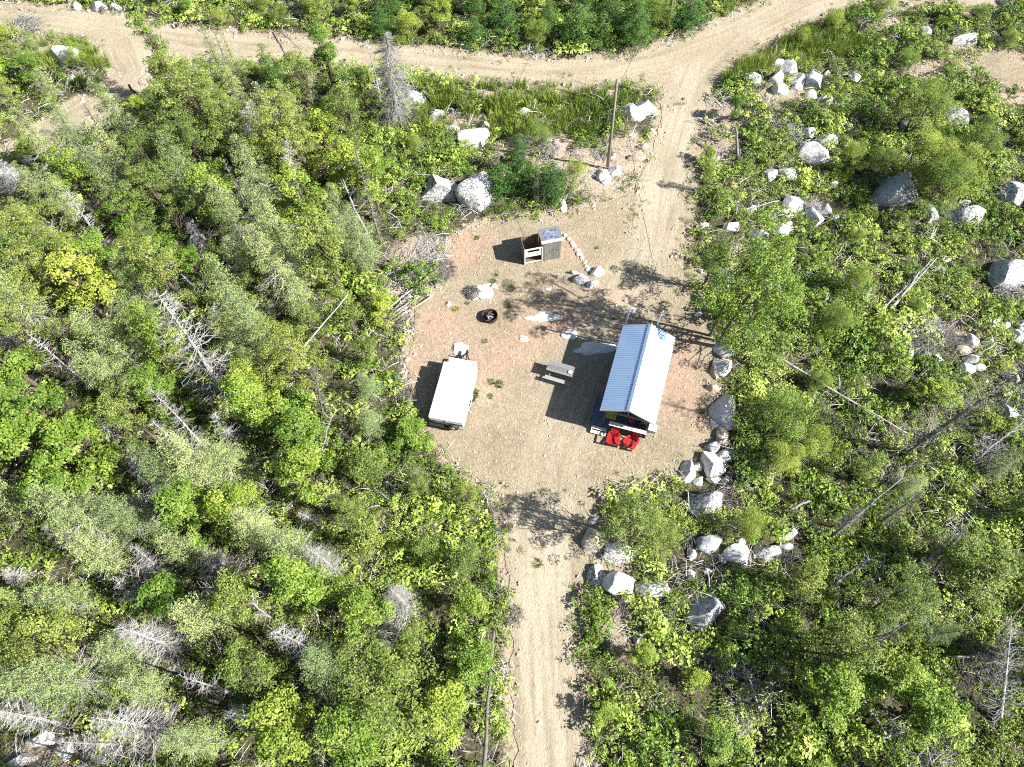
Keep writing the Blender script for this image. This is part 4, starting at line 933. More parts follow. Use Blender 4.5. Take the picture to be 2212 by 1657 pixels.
# ---------------------------------------------------------------- camper trailer
RL, RR, FR_, FL_ = Vector((-4.98, 17.56)), Vector((-2.77, 16.90)), Vector((-2.05, 21.05)), Vector((-4.25, 21.4))
cx = (RL + RR + FR_ + FL_) / 4; ax = ((FL_ + FR_) / 2 - (RL + RR) / 2); la = math.atan2(ax.y, ax.x); LEN = 4.05; WID = 2.16
cx = Vector((-3.55, 19.18)); la = R(76.5)
tr = empty('camper_trailer', (cx.x, cx.y, 0), la); tag(tr, 'white folded pop-up camper trailer parked at the clearing left edge', 'camper trailer')
def rbox(g, c, d, b, mat=0, seg=3):
    """box with rounded vertical corners and a chamfered top"""
    x, y, z = d[0] / 2, d[1] / 2, d[2] / 2; ring = []
    for (sx, sy, a0) in ((1, 1, 0), (-1, 1, 90), (-1, -1, 180), (1, -1, 270)):
        for k in range(seg + 1):
            a = R(a0 + 90 * k / seg); ring.append((sx * (x - b), sy * (y - b), math.cos(a), math.sin(a)))
    n_ = len(ring); V = []
    lv = [(-z, 0), (z - b * .6, 0), (z - b * .18, -b * .3), (z, -b * .9)]
    for zz, ins in lv:
        for (a, b_, ca, sa) in ring: V.append((c[0] + a + ca * (b + ins), c[1] + b_ + sa * (b + ins), c[2] + zz))
    Q = [(j * n_ + k, j * n_ + (k + 1) % n_, (j + 1) * n_ + (k + 1) % n_, (j + 1) * n_ + k) for j in range(len(lv) - 1) for k in range(n_)]
    V.append((c[0], c[1], c[2] - z)); V.append((c[0], c[1], c[2] + z + .006)); e = len(lv) * n_
    T = [(e, (k + 1) % n_, k) for k in range(n_)] + [(e + 1, (len(lv) - 1) * n_ + k, (len(lv) - 1) * n_ + (k + 1) % n_) for k in range(n_)]
    g.add(V, Q, T, mat=mat)
g = Geo(); rbox(g, (-.12, 0, .68), (3.65, 2.04, .62), .05); g.build('body', M['sidewall'], tr, False)
g = Geo(); rbox(g, (-.14, 0, 1.17), (3.86, WID, .34), .07); g.build('roof_lid', M['white'], tr, False)
g = Geo(); rbox(g, (2.02, 0, .82), (.42, 1.78, .72), .05); g.build('front_box', M['white'], tr, False)
g = Geo()
for s_ in (-1, 1): g.box((1.95, s_ * .80, 1.20), (.34, .02, .03))
g.build('lid_trim', M['galv'], tr)
g = Geo(); g.box((-2.075, 0, 1.06), (.03, 2.05, .03)); g.box((-2.085, .0, 1.12), (.04, .03, .22)); g.build('rear_seal', M['galv'], tr)
for s_ in (-1, 1):
    Geo().box((-2.0, s_ * .86, .86), (.12, .26, .09)).build('tail_lamp', M['lens'], tr)
    Geo().box((-.3, s_ * 1.045, .42), (1.0, .08, .16)).build('fender', M['white'], tr)
    g = Geo(); g.tube([(-.3, s_ * .92, .31), (-.3, s_ * 1.08, .31)], .31, 18); wl = g.build('wheel', M['black'], tr)
    Geo().tube([(-.3, s_ * 1.07, .31), (-.3, s_ * 1.095, .31)], .16, 14).build('rim', M['galv'], wl)
g = Geo(); g.box((-2.12, .25, .46), (.16, 1.7, .09)); g.box((-2.0, .9, .4), (.3, .06, .06)); g.box((-2.0, -.7, .4), (.3, .06, .06)); g.build('rear_bumper', M['iron'], tr)
g = Geo(); g.tube([(-2.22, -.42, .60), (-2.06, -.42, .60)], .29, 20); sp = g.build('spare_wheel', M['black'], tr)
Geo().tube([(-2.24, -.42, .60), (-2.215, -.42, .60)], .14, 14).build('rim', M['galv'], sp)
g = Geo(); g.beam((2.1, .55, .42), (3.1, .03, .42), .07, .10); g.beam((2.1, -.55, .42), (3.1, -.03, .42), .07, .10); g.box((3.2, 0, .44), (.28, .11, .10)); g.build('drawbar', M['iron'], tr)
g = Geo(); g.tube([(2.45, .15, .5), (2.45, .15, .95), (2.45, .15, 1.02)], [.15, .15, .07], 14); g.build('propane_tank', M['iron'], tr)
g = Geo(); g.tube([(2.85, -.06, .05), (2.85, -.06, .98)], .035, 8); g.tube([(2.85, -.06, .98), (2.85, -.24, .98)], .015, 6); g.tube([(2.85, -.24, .98), (2.85, -.24, 1.06)], .02, 6); g.build('tongue_jack', M['iron'], tr)
g = Geo(); g.tube([(2.6, -.3, .5), (2.62, -.25, .85), (2.35, -.5, .62)], .02, 5); g.tube([(2.35, .3, .5), (2.5, .45, .6), (2.3, .9, .45)], .03, 5); g.build('cable_bundle', M['cable'], tr)
for sx in (-1.75, 1.5):
    for s_ in (-1, 1): Geo().tube([(sx, s_ * .88, 0), (sx, s_ * .88, .4)], .03, 6).build('stabiliser', M['iron'], tr)
# pole lying behind the camper
a, b = up(867 + 8, 923), up(1000, 928)
g = Geo(); g.tube([(a.x, a.y, .04), (b.x, b.y, .04)], [.02, .028], 6); tag(g.build('thin_pole', M['brownwood']), 'thin brown pole lying on gravel right behind the camper', 'pole')

# ---------------------------------------------------------------- outhouse with open wash stall
OA = math.atan2(.46, 2.43); oh = empty('outhouse', (1.15, 29.23, 0), OA); tag(oh, 'small grey plank outhouse with open topped stall beside it', 'outhouse')
E1, E2, DP, H1, H2 = 1.25, 2.50, 1.12, 1.62, 2.10
g = Geo(); n_ = 8; wdt = (E2 - E1) / n_
for i in range(n_): g.box((E1 + (i + .5) * wdt, .0, H2 / 2 + .02), (wdt * .94, .035 + .01 * (i % 2), H2 - .02), tint=random.uniform(.1, .9))
for x in (E1 + .02, E2 - .02): 
    for i in range(6): g.box((x, .12 + i * .18, (H2 - .06) / 2), (.03, .17, H2 - .08 - i * .015), tint=random.uniform(.1, .9))
g.box(((E1 + E2) / 2, DP, H2 / 2 - .1), (E2 - E1, .03, H2 - .2), tint=.3); g.build('privy_wall', M['greyplank'], oh)
rf = Geo(); slab(rf, [(E1 - .10, -.10, H2 + .09), (E2 + .12, -.10, H2 + .09), (E2 + .12, DP + .12, H2 - .12), (E1 - .10, DP + .12, H2 - .12)], .03); ro_ = rf.build('privy_roof', M['greyplank'], oh)
sk_ = Geo()
for y0, y1 in ((.06, .44), (.56, .96)):
    f0, f1 = (y0 + .1) / (DP + .22), (y1 + .1) / (DP + .22); z0, z1 = H2 + .10 - .21 * f0, H2 + .10 - .21 * f1
    slab(sk_, [(E1 + .06, y0, z0), (E2 - .10, y0, z0), (E2 - .10, y1, z1), (E1 + .06, y1, z1)], .012)
sk_.build('skylight', M['skylight'], ro_)
g = Geo(); g.box(((E1 + E2) / 2 + .01, -.13, H2 + .06), (E2 - E1 + .28, .04, .17)); g.box(((E1 + E2) / 2 + .01, -.10, H2 + .15), (E2 - E1 + .30, .12, .025)); g.build('fascia', M['palewood'], oh)
Geo().box((E2 - .25, -.035, 1.05), (.04, .03, .14)).build('handle', M['iron'], oh)
g = Geo()   # stall: left wall and back wall, open to the sky
for i in range(6): g.box((.0, .1 + i * .185, H1 / 2), (.03, .18, H1 - .02), tint=random.uniform(.1, .8))
g.build('stall_side', M['greyplank'], oh)
g = Geo()
for i in range(7): g.box((.09 + i * .175, DP, H1 / 2), (.17, .03, H1 + .02 * (i % 2)), tint=random.uniform(.2, .8))
g.box((.62, DP - .05, H1 / 2), (.06, .05, H1)); g.box((.62, DP - .03, H1 + .02), (1.2, .08, .03), tint=.9); g.build('stall_back', M['brownwood'], oh)
g = Geo(); g.box((.6, -.0, H1 - .06), (1.17, .03, .14), tint=.8); g.box((.6, 0, H1 - .60), (1.17, .03, .44), tint=.7); g.box((.13, 0, H1 - .25), (.20, .03, .24)); g.box((1.10, 0, H1 - .25), (.17, .03, .24)); g.build('stall_gate', M['palewood'], oh)
g = Geo(); g.box((.02, 0, .8), (.07, .07, 1.6)); g.box((1.22, -.02, .8), (.06, .05, 1.6)); g.box((.6, 0, .16), (1.15, .04, .12)); g.build('stall_post', M['palewood'], oh)
g = Geo(); g.box((.6, .55, .08), (1.15, 1.02, .06)); g.build('stall_floor', M['brownwood'], oh)

# ---------------------------------------------------------------- picnic table
ta, tb_ = up(1192, 776, .75), up(1243, 792, .75)
mid = (up(1650 * .1955 + 864, 684 + 480 * .1955, .75) + up(1915 * .1955 + 864, 684 + 670 * .1955, .75)) / 2
d = up(1940 * .1955 + 864, 684 + 565 * .1955, .75) - up(1650 * .1955 + 864, 684 + 480 * .1955, .75); ra = math.atan2(d.y, d.x)
pt = empty('picnic_table', (mid.x, mid.y, .008), ra); tag(pt, 'weathered grey wooden picnic table on the gravel beside the cabin', 'picnic table')
g = Geo()
for i in range(5): g.box((0, -.30 + i * .15, .74), (1.75, .142, .04), tint=random.uniform(.2, .9))
g.build('tabletop', M['tablewood'], pt)
for s_ in (-1,):
    g = Geo()
    for k in (0, 1): g.box((0, s_ * (.64 + k * .13), .44), (1.75 if k else 1.7, .12, .04), tint=.8 + .15 * k)
    g.build('bench', M['tablewood'], pt)
for sx in (-.62, .62):
    g = Geo()
    g.box((sx, -.2, .40), (.045, 1.12, .10)); g.box((sx, 0, .67), (.045, .70, .09)); g.build('crossbeam', M['greyplank'], pt)
    for s_ in (-1, 1): Geo().beam((sx + .045, s_ * .22, .72), (sx + .045, s_ * (.52 if s_ < 0 else .40), 0), .04, .10).build('leg', M['greyplank'], pt)
bx = empty('paper_box', (0, 0, 0)); bp = up(1232, 806 - 1.5, .78); bx.location = (bp.x, bp.y, .77); bx.rotation_euler = (0, 0, ra)
g = Geo(); g.box((0, 0, .03), (.22, .20, .06)); g.build('box_body', M['white'], bx); tag(bx, 'small flat white box on the picnic table corner', 'box')
Geo().box((0, 0, .066), (.225, .205, .012)).build('box_lid', M['white'], bx)

# ---------------------------------------------------------------- fire ring
fp = up(1058, 686); fr = empty('fire_ring', (fp.x, fp.y, .008)); tag(fr, 'rusty round steel fire ring with charred wood inside', 'fire pit')
g = Geo(); n_ = 36; ro, ri = .52, .505
V = []
for rr, zz in ((ro, 0), (ro, .3), (ro + .02, .31), (ri, .315), (ri, 0)):
    V += [(rr * math.cos(6.2832 * k / n_), rr * .92 * math.sin(6.2832 * k / n_), zz) for k in range(n_)]
g.add(V, [(j * n_ + k, j * n_ + (k + 1) % n_, (j + 1) * n_ + (k + 1) % n_, (j + 1) * n_ + k) for j in range(4) for k in range(n_)]); g.build('steel_ring', M['rust'], fr, True)
g = Geo(); V = [(0, 0, .07)] + [(.5 * math.cos(6.2832 * k / n_), .46 * math.sin(6.2832 * k / n_), .03) for k in range(n_)]; g.add(V, None, [(0, k + 1, (k + 1) % n_ + 1) for k in range(n_)]); g.build('ash_bed', M['char'], fr)
for k in range(9):
    a = random.uniform(0, 6.28); r0 = random.uniform(.05, .3); L_ = random.uniform(.25, .5); cx_, cy_ = r0 * math.cos(a * 2), r0 * math.sin(a * 2)
    g = Geo(); g.tube([(cx_ - math.cos(a) * L_ / 2, cy_ - math.sin(a) * L_ / 2, .1 + k * .012), (cx_ + math.cos(a) * L_ / 2, cy_ + math.sin(a) * L_ / 2, .13 + k * .016)], random.uniform(.03, .05), 7, tint=.3 + .7 * (k % 3 == 0)); g.build('burnt_log', M['char'] if k % 3 else M['deadwood'], fr)

# ---------------------------------------------------------------- poles and wires
def utility_pole(base, top, hgt, label):
    b = up(*base); tp = Vector((b.x + top[0], b.y + top[1], hgt)); o = empty('utility_pole', (b.x, b.y, 0)); tag(o, label, 'utility pole')
    g = Geo(); g.tube([(0, 0, -.3), (top[0] * .5, top[1] * .5, hgt / 2), (top[0], top[1], hgt)], [.125, .105, .085], 12); g.build('shaft', M['polewood'], o, True)
    g = Geo(); g.tube([(top[0] + .11, top[1], hgt - .35), (top[0] + .22, top[1], hgt - .35)], .02, 6); g.tube([(top[0] + .22, top[1], hgt - .42), (top[0] + .22, top[1], hgt - .24)], .045, 8); g.build('insulator', M['galv'], o)
    return tp
t1 = utility_pole((1312, 366), (-.20, 0, 0), 8.0, 'tall brown utility pole with white boulders at its foot')
t2 = utility_pole((1440, 73), (-.25, 0, 0), 8.5, 'far utility pole beyond the gravel road at the top edge')
def wire(name, a, b, sag, lab, r_=.013):
    a, b = Vector(a), Vector(b); g = Geo()
    g.tube([a.lerp(b, k / 24) - Vector((0, 0, sag * 4 * (k / 24) * (1 - k / 24))) for k in range(25)], r_, 5); tag(g.build(name, M['cable']), lab, 'wire')
mt = sm.location + Vector((.12, .03, 4.66))
wire('power_wire', t1 - Vector((-.22, 0, .3)), mt, .35, 'thin dark wire from the near utility pole down to the cabin mast')
wire('power_wire', t1 - Vector((-.22, 0, .3)), t2 - Vector((-.22, 0, .3)), .4, 'thin dark wire between the two utility poles across the road')

# ---------------------------------------------------------------- logs, brush heaps
def log(a, b, r0, r1, lab, z0=.12, z1=.2, mat='log', twigs=0, name='fallen_log'):
    a, b = up(*a, z0), up(*b, z1); root = empty(name, (a.x, a.y, gz(a.x, a.y)))
    A = Vector((0, 0, z0)); B = Vector((b.x - a.x, b.y - a.y, z1)); g = Geo(); k = 6
    pts = [A.lerp(B, i / k) + Vector((random.gauss(0, .03), random.gauss(0, .03), 0)) for i in range(k + 1)]
    g.tube(pts, [r0 + (r1 - r0) * i / k for i in range(k + 1)], 8); g.build('stem', M[mat], root, True)
    if twigs > 6:
        g = Geo(); Ld = (B - A).length; d_ = (B - A).normalized()
        for q in range(twigs):
            p = A.lerp(B, random.uniform(.1, 1)); e = Vector((random.gauss(0, 1), random.gauss(0, 1), random.uniform(-.1, .9))).normalized(); e = (e + d_ * .5).normalized(); l_ = random.uniform(.25, .9)
            g.tube([p, p + e * l_ * .5 + Vector((0, 0, .03)), p + e * l_], [.014, .01, .004], 3, cap=False, tint=random.random())
        g.build('twigs', M[mat], root)
    if lab: used.add(lab)
    tag(root, lab or where(a.x, a.y, 'fallen grey log'), 'log', 'fallen logs')
LOGS = [((836, 668), (937, 588), .08, .05, 'upper long log stacked at the left clearing edge', .2, .5, 'log', 0), ((843, 676), (948, 580), .07, .04, 'longest thin log stacked at the left clearing edge', .12, .45, 'darkdead', 0), ((850, 676), (906, 640), .07, .05, 'short log between the stacked logs at the clearing edge', .1, .3, 'log', 0),
        ((846, 697), (935, 640), .08, .06, 'lowest pale log at the left clearing edge', .08, .2, 'log', 0), ((1658, 764), (1951, 938), .09, .03, 'long straight fallen log among the right hand shrubs', .9, .7, 'log', 50), ((606, 816), (755, 640), .09, .03, 'leaning bare log slanting over the left forest edge', 1.5, 4.5, 'deadwood', 14),
        ((1908, 670), (2010, 565), .07, .03, 'left stem of the bleached stem bundle in the upper right', .4, .9, 'deadwood', 20), ((1917, 672), (2022, 560), .08, .03, 'middle stem of the bleached stem bundle in the upper right', .5, 1.0, 'deadwood', 14), ((1926, 668), (1985, 590), .06, .03, 'right stem of the bleached stem bundle in the upper right', .5, .9, 'deadwood', 10),
        ((1047, 1657), (1059, 1450), .10, .08, 'long dead stem along the lower driveway left side', 1.6, 2.2, 'darkdead', 26), ((1063, 1420), (1066, 1362), .09, .07, 'short dead stem above the long one by the driveway', 1.4, 1.5, 'darkdead', 8), ((320, 235), (275, 181), .12, .08, 'charred leaning stump beside the upper left track', .3, 2.4, 'char', 0),
        ((1594, 346), (1589, 276), .12, .09, 'dark snag leaning beside the grey brush heap', .2, 2.0, 'darkdead', 0), ((741, 387), (741, 386), .01, .01, None, 0, 0, None, 0), ((1910, 735), (1950, 690), .04, .02, None, .6, .9, 'deadwood', 6), ((1975, 996), (1925, 1040), .05, .03, None, .7, 1.0, 'darkdead', 20), ((1700, 1105), (1745, 1085), .09, .06, None, .8, 1.0, 'deadwood', 6),
        ((1590, 460), (1680, 437), .05, .03, None, .5, .8, 'deadwood', 4), ((1955, 440), (2005, 432), .05, .03, None, 1.4, 1.5, 'deadwood', 0), ((2160, 1370), (2212, 1300), .06, .03, None, 1.2, 1.8, 'darkdead', 20), ((600, 60), (650, 110), .05, .02, None, .5, 1.2, 'darkdead', 12), ((1860, 1610), (2000, 1560), .08, .04, None, .8, 1.1, 'deadwood', 30),
        ((1480, 1340), (1400, 1325), .05, .02, None, .3, .5, 'deadwood', 10), ((1540, 1460), (1600, 1510), .04, .02, None, .5, .8, 'darkdead', 12), ((100, 480), (140, 600), .06, .03, None, 1.5, 2.5, 'darkdead', 14), ((1930, 1010), (2030, 1000), .05, .03, None, .7, 1.2, 'darkdead', 24)]
LOGS += [((1795, 1160), (1945, 1035), .11, .03, 'grey leaning snag with hanging twigs right of the white rocks', .6, 3.0, 'greydead', 60), ((1852, 1410), (1958, 1345), .08, .03, 'straight dark leaning stem in the lower right shrubs', .8, 2.4, 'darkdead', 16),
         ((1900, 1345), (2000, 1290), .08, .03, None, .8, 2.2, 'greydead', 50), ((1960, 1250), (2085, 1135), .09, .03, 'grey leaning snag ending above the lower right shrubs', .8, 3.0, 'greydead', 60), ((1838, 1480), (1912, 1590), .07, .05, 'pale fallen stem pointing down in the lower right', .9, .5, 'deadwood', 8),
         ((1800, 1260), (1880, 1205), .07, .03, None, .7, 1.8, 'greydead', 40), ((2100, 1000), (2212, 910), .08, .03, None, .7, 2.0, 'greydead', 50), ((2050, 1420), (2170, 1420), .06, .03, None, .8, 1.2, 'greydead', 30), ((1490, 1075), (1560, 1060), .05, .03, None, .4, .6, 'darkdead', 30),
         ((120, 700), (20, 640), .07, .03, None, 1.5, 4.0, 'greydead', 30), ((420, 620), (360, 560), .07, .03, None, 1.5, 4.0, 'greydead', 30), ((590, 1340), (540, 1300), .06, .03, None, 2, 4.5, 'greydead', 30), ((690, 1000), (720, 900), .06, .03, None, 1.5, 3.5, 'greydead', 30), ((60, 1500), (130, 1420), .07, .03, None, 1.5, 3.5, 'deadwood', 30)]
for (a, b, r0, r1, lab, z0, z1, mat, tw) in LOGS:
    if mat: log(a, b, r0, r1, lab, z0, z1, mat, tw)
# white forked birch stem
b, d = pole_dir((809, 550), (741, 387)); wb = empty('bare_birch', (b.x, b.y, 0)); tag(wb, 'forked white bare birch stem left of the two lichened boulders', 'dead tree', 'bare dead trees')
g = Geo(); tp = d; pts = [Vector((0, 0, 0)), tp * .35 + Vector((.1, 0, 0)), tp * .65 + Vector((-.1, .05, 0)), tp]; g.tube(pts, [.11, .09, .06, .02], 7); g.build('trunk', M['deadwood'], wb, True)
g = Geo()
for f, e in ((.45, (-1.6, .3, .6)), (.62, (1.3, .2, 1.0)), (.7, (-.6, .9, 1.3)), (.55, (-1.0, -.6, .3)), (.8, (.6, -.3, .9)), (.35, (.9, .3, .4))):
    p = tp * f; e = Vector(e); g.tube([p, p + e * .5 + Vector((0, 0, .15)), p + e], [.045, .03, .008], 5, cap=False)
    for q in range(4): s = p + e * random.uniform(.4, 1); g.tube([s, s + Vector((random.gauss(0, .4), random.gauss(0, .4), random.uniform(0, .5)))], [.012, .004], 3, cap=False)
g.build('branches', M['deadwood'], wb)

def heap(px, py, rad, n, lab, mat='darkdead', hgt=.5, along=None, name='brush_heap', ln=.9):
    p = up(px, py, 0); g = Geo()
    for k in range(n):
        a = random.uniform(0, 6.28) if along is None else along + random.gauss(0, .35)
        rr = rad * math.sqrt(random.random()) * .8; b_ = random.uniform(0, 6.28); z = hgt * (1 - (rr / rad) ** 2) * random.random() + .03
        c = Vector((rr * math.cos(b_), rr * math.sin(b_), z)); L_ = random.uniform(.35, 1) * ln * rad
        e = Vector((math.cos(a), math.sin(a), random.uniform(-.15, .3)))
        g.tube([c - e * L_ * .5, c + Vector((random.gauss(0, .04), random.gauss(0, .04), .03)), c + e * L_ * .5], [.016, .012, .005], 3, tint=random.random(), cap=False)
    o = g.build(name, M[mat]); o.location = (p.x, p.y, max(0.01, gz(p.x, p.y)))
    tag(o, lab or where(p.x, p.y, 'tangle of grey twigs'), 'brush heap', 'heaps of dead twigs'); used.add(o['label'])
heap(1021, 633, .62, 190, 'round heap of dark twigs on a flat white rock', 'darkdead', .35)
HEAPS = [(1635, 275, 2.2, 420, 'darkdead', .9), (1700, 290, 1.6, 260, 'deadwood', .7), (925, 545, 1.7, 300, 'deadwood', .35), (955, 585, 1.2, 200, 'darkdead', .3), (895, 600, 1.4, 220, 'deadwood', .3), (1990, 730, 2.0, 420, 'deadwood', .8), (2040, 745, 1.5, 320, 'darkdead', .6), (1960, 715, 1.5, 260, 'deadwood', .6),
         (1750, 830, 1.2, 200, 'darkdead', .6), (1735, 880, 1.3, 220, 'darkdead', .5), (1590, 1075, 1.3, 260, 'darkdead', .5), (1600, 1110, 1.0, 200, 'darkdead', .4), (864, 1311, 1.2, 260, 'deadwood', 1.6), (835, 1370, 1.4, 300, 'deadwood', 1.0), (770, 1410, 1.3, 240, 'darkdead', .8), (2000, 310, 1.4, 240, 'deadwood', 1.0),
         (1745, 455, 1.2, 200, 'deadwood', .5), (2180, 640, 1.3, 220, 'deadwood', .6), (2190, 870, 1.4, 300, 'deadwood', .8), (2140, 990, 1.6, 320, 'deadwood', .8), (1900, 1030, 1.5, 300, 'deadwood', .8), (1560, 1440, 1.1, 200, 'deadwood', .6), (1590, 1545, 1.2, 220, 'deadwood', .5), (1730, 1600, 1.2, 220, 'deadwood', .6),
         (2000, 1620, 1.6, 320, 'deadwood', .8), (60, 60, 1.5, 300, 'deadwood', 1.0), (40, 400, 1.4, 300, 'deadwood', 1.4), (330, 1120, 1.3, 280, 'deadwood', 3.0), (390, 1080, 1.3, 300, 'deadwood', 3.0), (350, 1250, 1.2, 240, 'deadwood', 3.0), (60, 1390, 1.3, 260, 'deadwood', 2.0), (150, 1480, 1.2, 240, 'deadwood', 1.4),
         (230, 1640, 1.2, 240, 'deadwood', 1.0), (480, 1250, 1.1, 240, 'deadwood', 2.4), (560, 1130, 1.0, 200, 'deadwood', 2.0), (540, 270, 1.3, 260, 'deadwood', 2.0), (1330, 1310, .9, 160, 'darkdead', .4), (1110, 1330, .7, 100, 'darkdead', .4), (875, 855, .9, 120, 'darkdead', .4), (870, 700, .9, 140, 'darkdead', .3),
         (1180, 330, 1.3, 200, 'deadwood', .3), (1300, 330, 1.0, 120, 'deadwood', .3), (1560, 620, .9, 140, 'deadwood', .5), (340, 10, 1.4, 240, 'darkdead', .6), (230, 12, 1.2, 200, 'darkdead', .6), (2100, 1430, 1.4, 300, 'darkdead', 1.6), (1700, 1210, 1.0, 180, 'darkdead', .8), (1480, 1160, .9, 160, 'darkdead', .5)]
for (x, y, r_, n_, mt_, hg) in HEAPS: heap(x, y, r_, n_, None, mt_, hg)

# ---------------------------------------------------------------- tufts in the clearing
tuftm = []
for i in range(3):
    g = Geo(); r_ = np.random.default_rng(60 + i); n_ = 110; a = r_.uniform(0, 6.28, n_); rr = .22 * np.sqrt(r_.random(n_))
    C0 = np.stack([rr * np.cos(a), rr * np.sin(a), np.zeros(n_)], 1); dirn = unit(np.stack([np.cos(a) * .7, np.sin(a) * .7, np.ones(n_)], 1) + r_.normal(size=(n_, 3)) * .25)
    hgt = r_.uniform(.12, .30, n_)[:, None]; sd = unit(np.cross(dirn, r_.normal(size=(n_, 3)))) * .018
    V = np.stack([C0 - sd, C0 + sd, C0 + dirn * hgt], 1).reshape(-1, 3); g.add(V, None, np.arange(n_ * 3).reshape(-1, 3), tint=r_.random(n_)); tuftm.append(g.mesh('grass_tuft', M['grass']))
for i, (x, y) in enumerate([(1071, 595), (1065, 608), (1104, 624), (1098, 661), (1290, 536), (1062, 825), (1079, 831), (1060, 857), (1030, 845), (1021, 862), (1026, 853), (1048, 738), (1010, 655), (985, 668), (1155, 470), (1030, 515), (1325, 690), (1515, 890), (1163, 1217), (1560, 215), (1555, 190), (1410, 200), (1530, 262), (1330, 800)]):
    p = up(x, y); o = link(bpy.data.objects.new('grass_tuft', tuftm[i % 3])); o.location = (p.x, p.y, .008); s = (.55, .8, 1.0, .7)[i % 4] * (2 if y < 300 else 1); o.scale = (s, s, s); o.rotation_euler = (0, 0, i * 1.3)
    tag(o, where(p.x, p.y, 'green grass tuft in gravel'), 'grass tuft', 'grass tufts in the gravel')

# ---------------------------------------------------------------- the forest, filled by zones
def zone(px, py):
    """kinds with weights, height range, spacing for a foot at that pixel; None = nothing"""
    if py < -40 or px < -160 or px > 2420 or py > 1800: return None
    if py < 105 and 760 < px < 1500: return ([('darkfir', .35), ('willow', .45), ('maple', .2)], (1.8, 3.4), 2.0)
    if py < 90 and px < 760: return ([('darkfir', .15), ('willow', .6), ('maple', .25)], (1.4, 2.6), 2.3)
    if py < 620 and px < 840:
        if px < 235 and py < 300: return ([('maple', .5), ('birch', .3), ('spruce', .2)], (2.4, 4.2), 1.9)
        return ([('birch', .34), ('maple', .2), ('spruce', .38), ('dead', .08)], (4.2, 7.8), 1.8)
    if px < 760: return ([('spruce', .6), ('maple', .17), ('birch', .18), ('dead', .05)], (4.2, 8.4), 1.75)
    if px < 1085 and py > 480 : return ([('maple', .6), ('birch', .3), ('spruce', .1)], (2.6, 5.0), 2.0) if px < 760 + (1085 - 760) * min(1, max(.2, (py - 500) / 700)) else None
    if px < 1480 and py < 470: return None if 170 < py < 305 and px > 895 else ([('darkfir', .5), ('willow', .5)], (1.2, 2.4), 3.6) if px < 1260 and py > 200 else None
    if px > 1500 and py < 160: return ([('willow', 1)], (1.0, 1.8), 3.5)
    if px > 1500 and py < 760: return ([('willow', .5), ('maple', .5)], (1.0, 2.2), 4.6)
    if px > 1580 and py < 1000: return ([('willow', .25), ('maple', .5), ('birch', .25)], (1.3, 2.8), 3.6)
    if px > 1600: return ([('birch', .24), ('maple', .36), ('spruce', .32), ('willow', .03), ('darkdead', .05)], (1.8, 4.2), 2.6)
    if 1260 < px and py > 1340: return ([('maple', .9), ('willow', .1)], (1.5, 2.6), 2.7)
    return None
BPX = np.array([(b[0], b[1], b[2] / 2, b[3] / 2) for b in BO if b[2] > 15 and b[2] < 100] + [(1176, 684, 35, 14)])
def hides(x, y, h, rad, road=True, kb=.8):
    """would this crown stand in front of a boulder, the road or the clearing as seen from the drone?"""
    zc = h * .6; cxp = proj(x, y, zc); sp = F / (Vector((x, y, zc - H)).dot(-(RM @ Vector((0, 0, 1))))) ; rp = rad * sp * .8
    dx = np.maximum(0, np.abs(BPX[:, 0] - cxp[0]) - BPX[:, 2] * kb); dy = np.maximum(0, np.abs(BPX[:, 1] - cxp[1]) - BPX[:, 3] * kb)
    if (np.hypot(dx, dy) < rp).any(): return True
    if road:
        for zz in (h * .55, h * .98):
            q = proj(x, y, zz); g_ = up(min(max(q[0], -300), 2500), max(q[1], -60)); 
            if abs(g_.x) < 58 and -12 < g_.y < 78 and sandmask(np.array([[g_.x, g_.y]]))[0][0] < (-.2 if h > 3 else -.5): return True
    return False
def shades(x, y, h):
    """would its shadow fall far into the open gravel right of the forest?"""
    if proj(x, y, 0)[0] < 1100: return False
    g_ = Vector((x, y, 0)) - sdir * (h * .85 / sdir.z)
    return sandmask(np.array([[g_.x, g_.y]]))[0][0] < -.9
placed = [(x, y, r_) for x, y, r_ in avoidpts]
tries = 0; counts = {}
cand = []
r_ = np.random.default_rng(99)
for _ in range(9000):
    x = r_.uniform(-52, 52); y = r_.uniform(-6, 68); cand.append((x, y))
CA = np.array(cand); cdist, _s = sandmask(CA)
for (x, y), dd in zip(cand, cdist):
    px, py = proj(x, y, 0)
    z_ = zone(px, py)
    if z_ is None: continue
    kinds, (h0, h1), sp_ = z_
    near = 1.0 if h1 > 4 else .6
    if dd < near: continue
    if any((x - a) ** 2 + (y - b) ** 2 < (max(sp_, 1.0) * .5 + c * .8) ** 2 if c != sp_ else (x - a) ** 2 + (y - b) ** 2 < sp_ ** 2 for a, b, c in placed): continue
    k = random.choices([a for a, _ in kinds], [b for _, b in kinds])[0]
    if counts.get(k, 0) >= 290: continue
    h = random.uniform(h0, h1)
    if dd < 2.5: h = min(h, 1.6 + dd * 1.2)
    if k == 'darkfir': h = min(h, 3.6)
    if k == 'willow': h = min(h, 3.4)
    rad_ = {'maple': .24, 'birch': .23, 'spruce': .15, 'darkfir': .28, 'willow': .42, 'dead': .06, 'darkdead': .06}[k] * h
    for _t in range(5):
        if not hides(x, y, h, rad_) and not shades(x, y, h): break
        h *= .72; rad_ *= .72
    else: continue
    if h < 1.1: continue
    plant(k, x, y, h, random.uniform(.95, 1.25) * (1.0 if h > 3 else 1.3)); counts[k] = counts.get(k, 0) + 1
    placed.append((x, y, sp_))
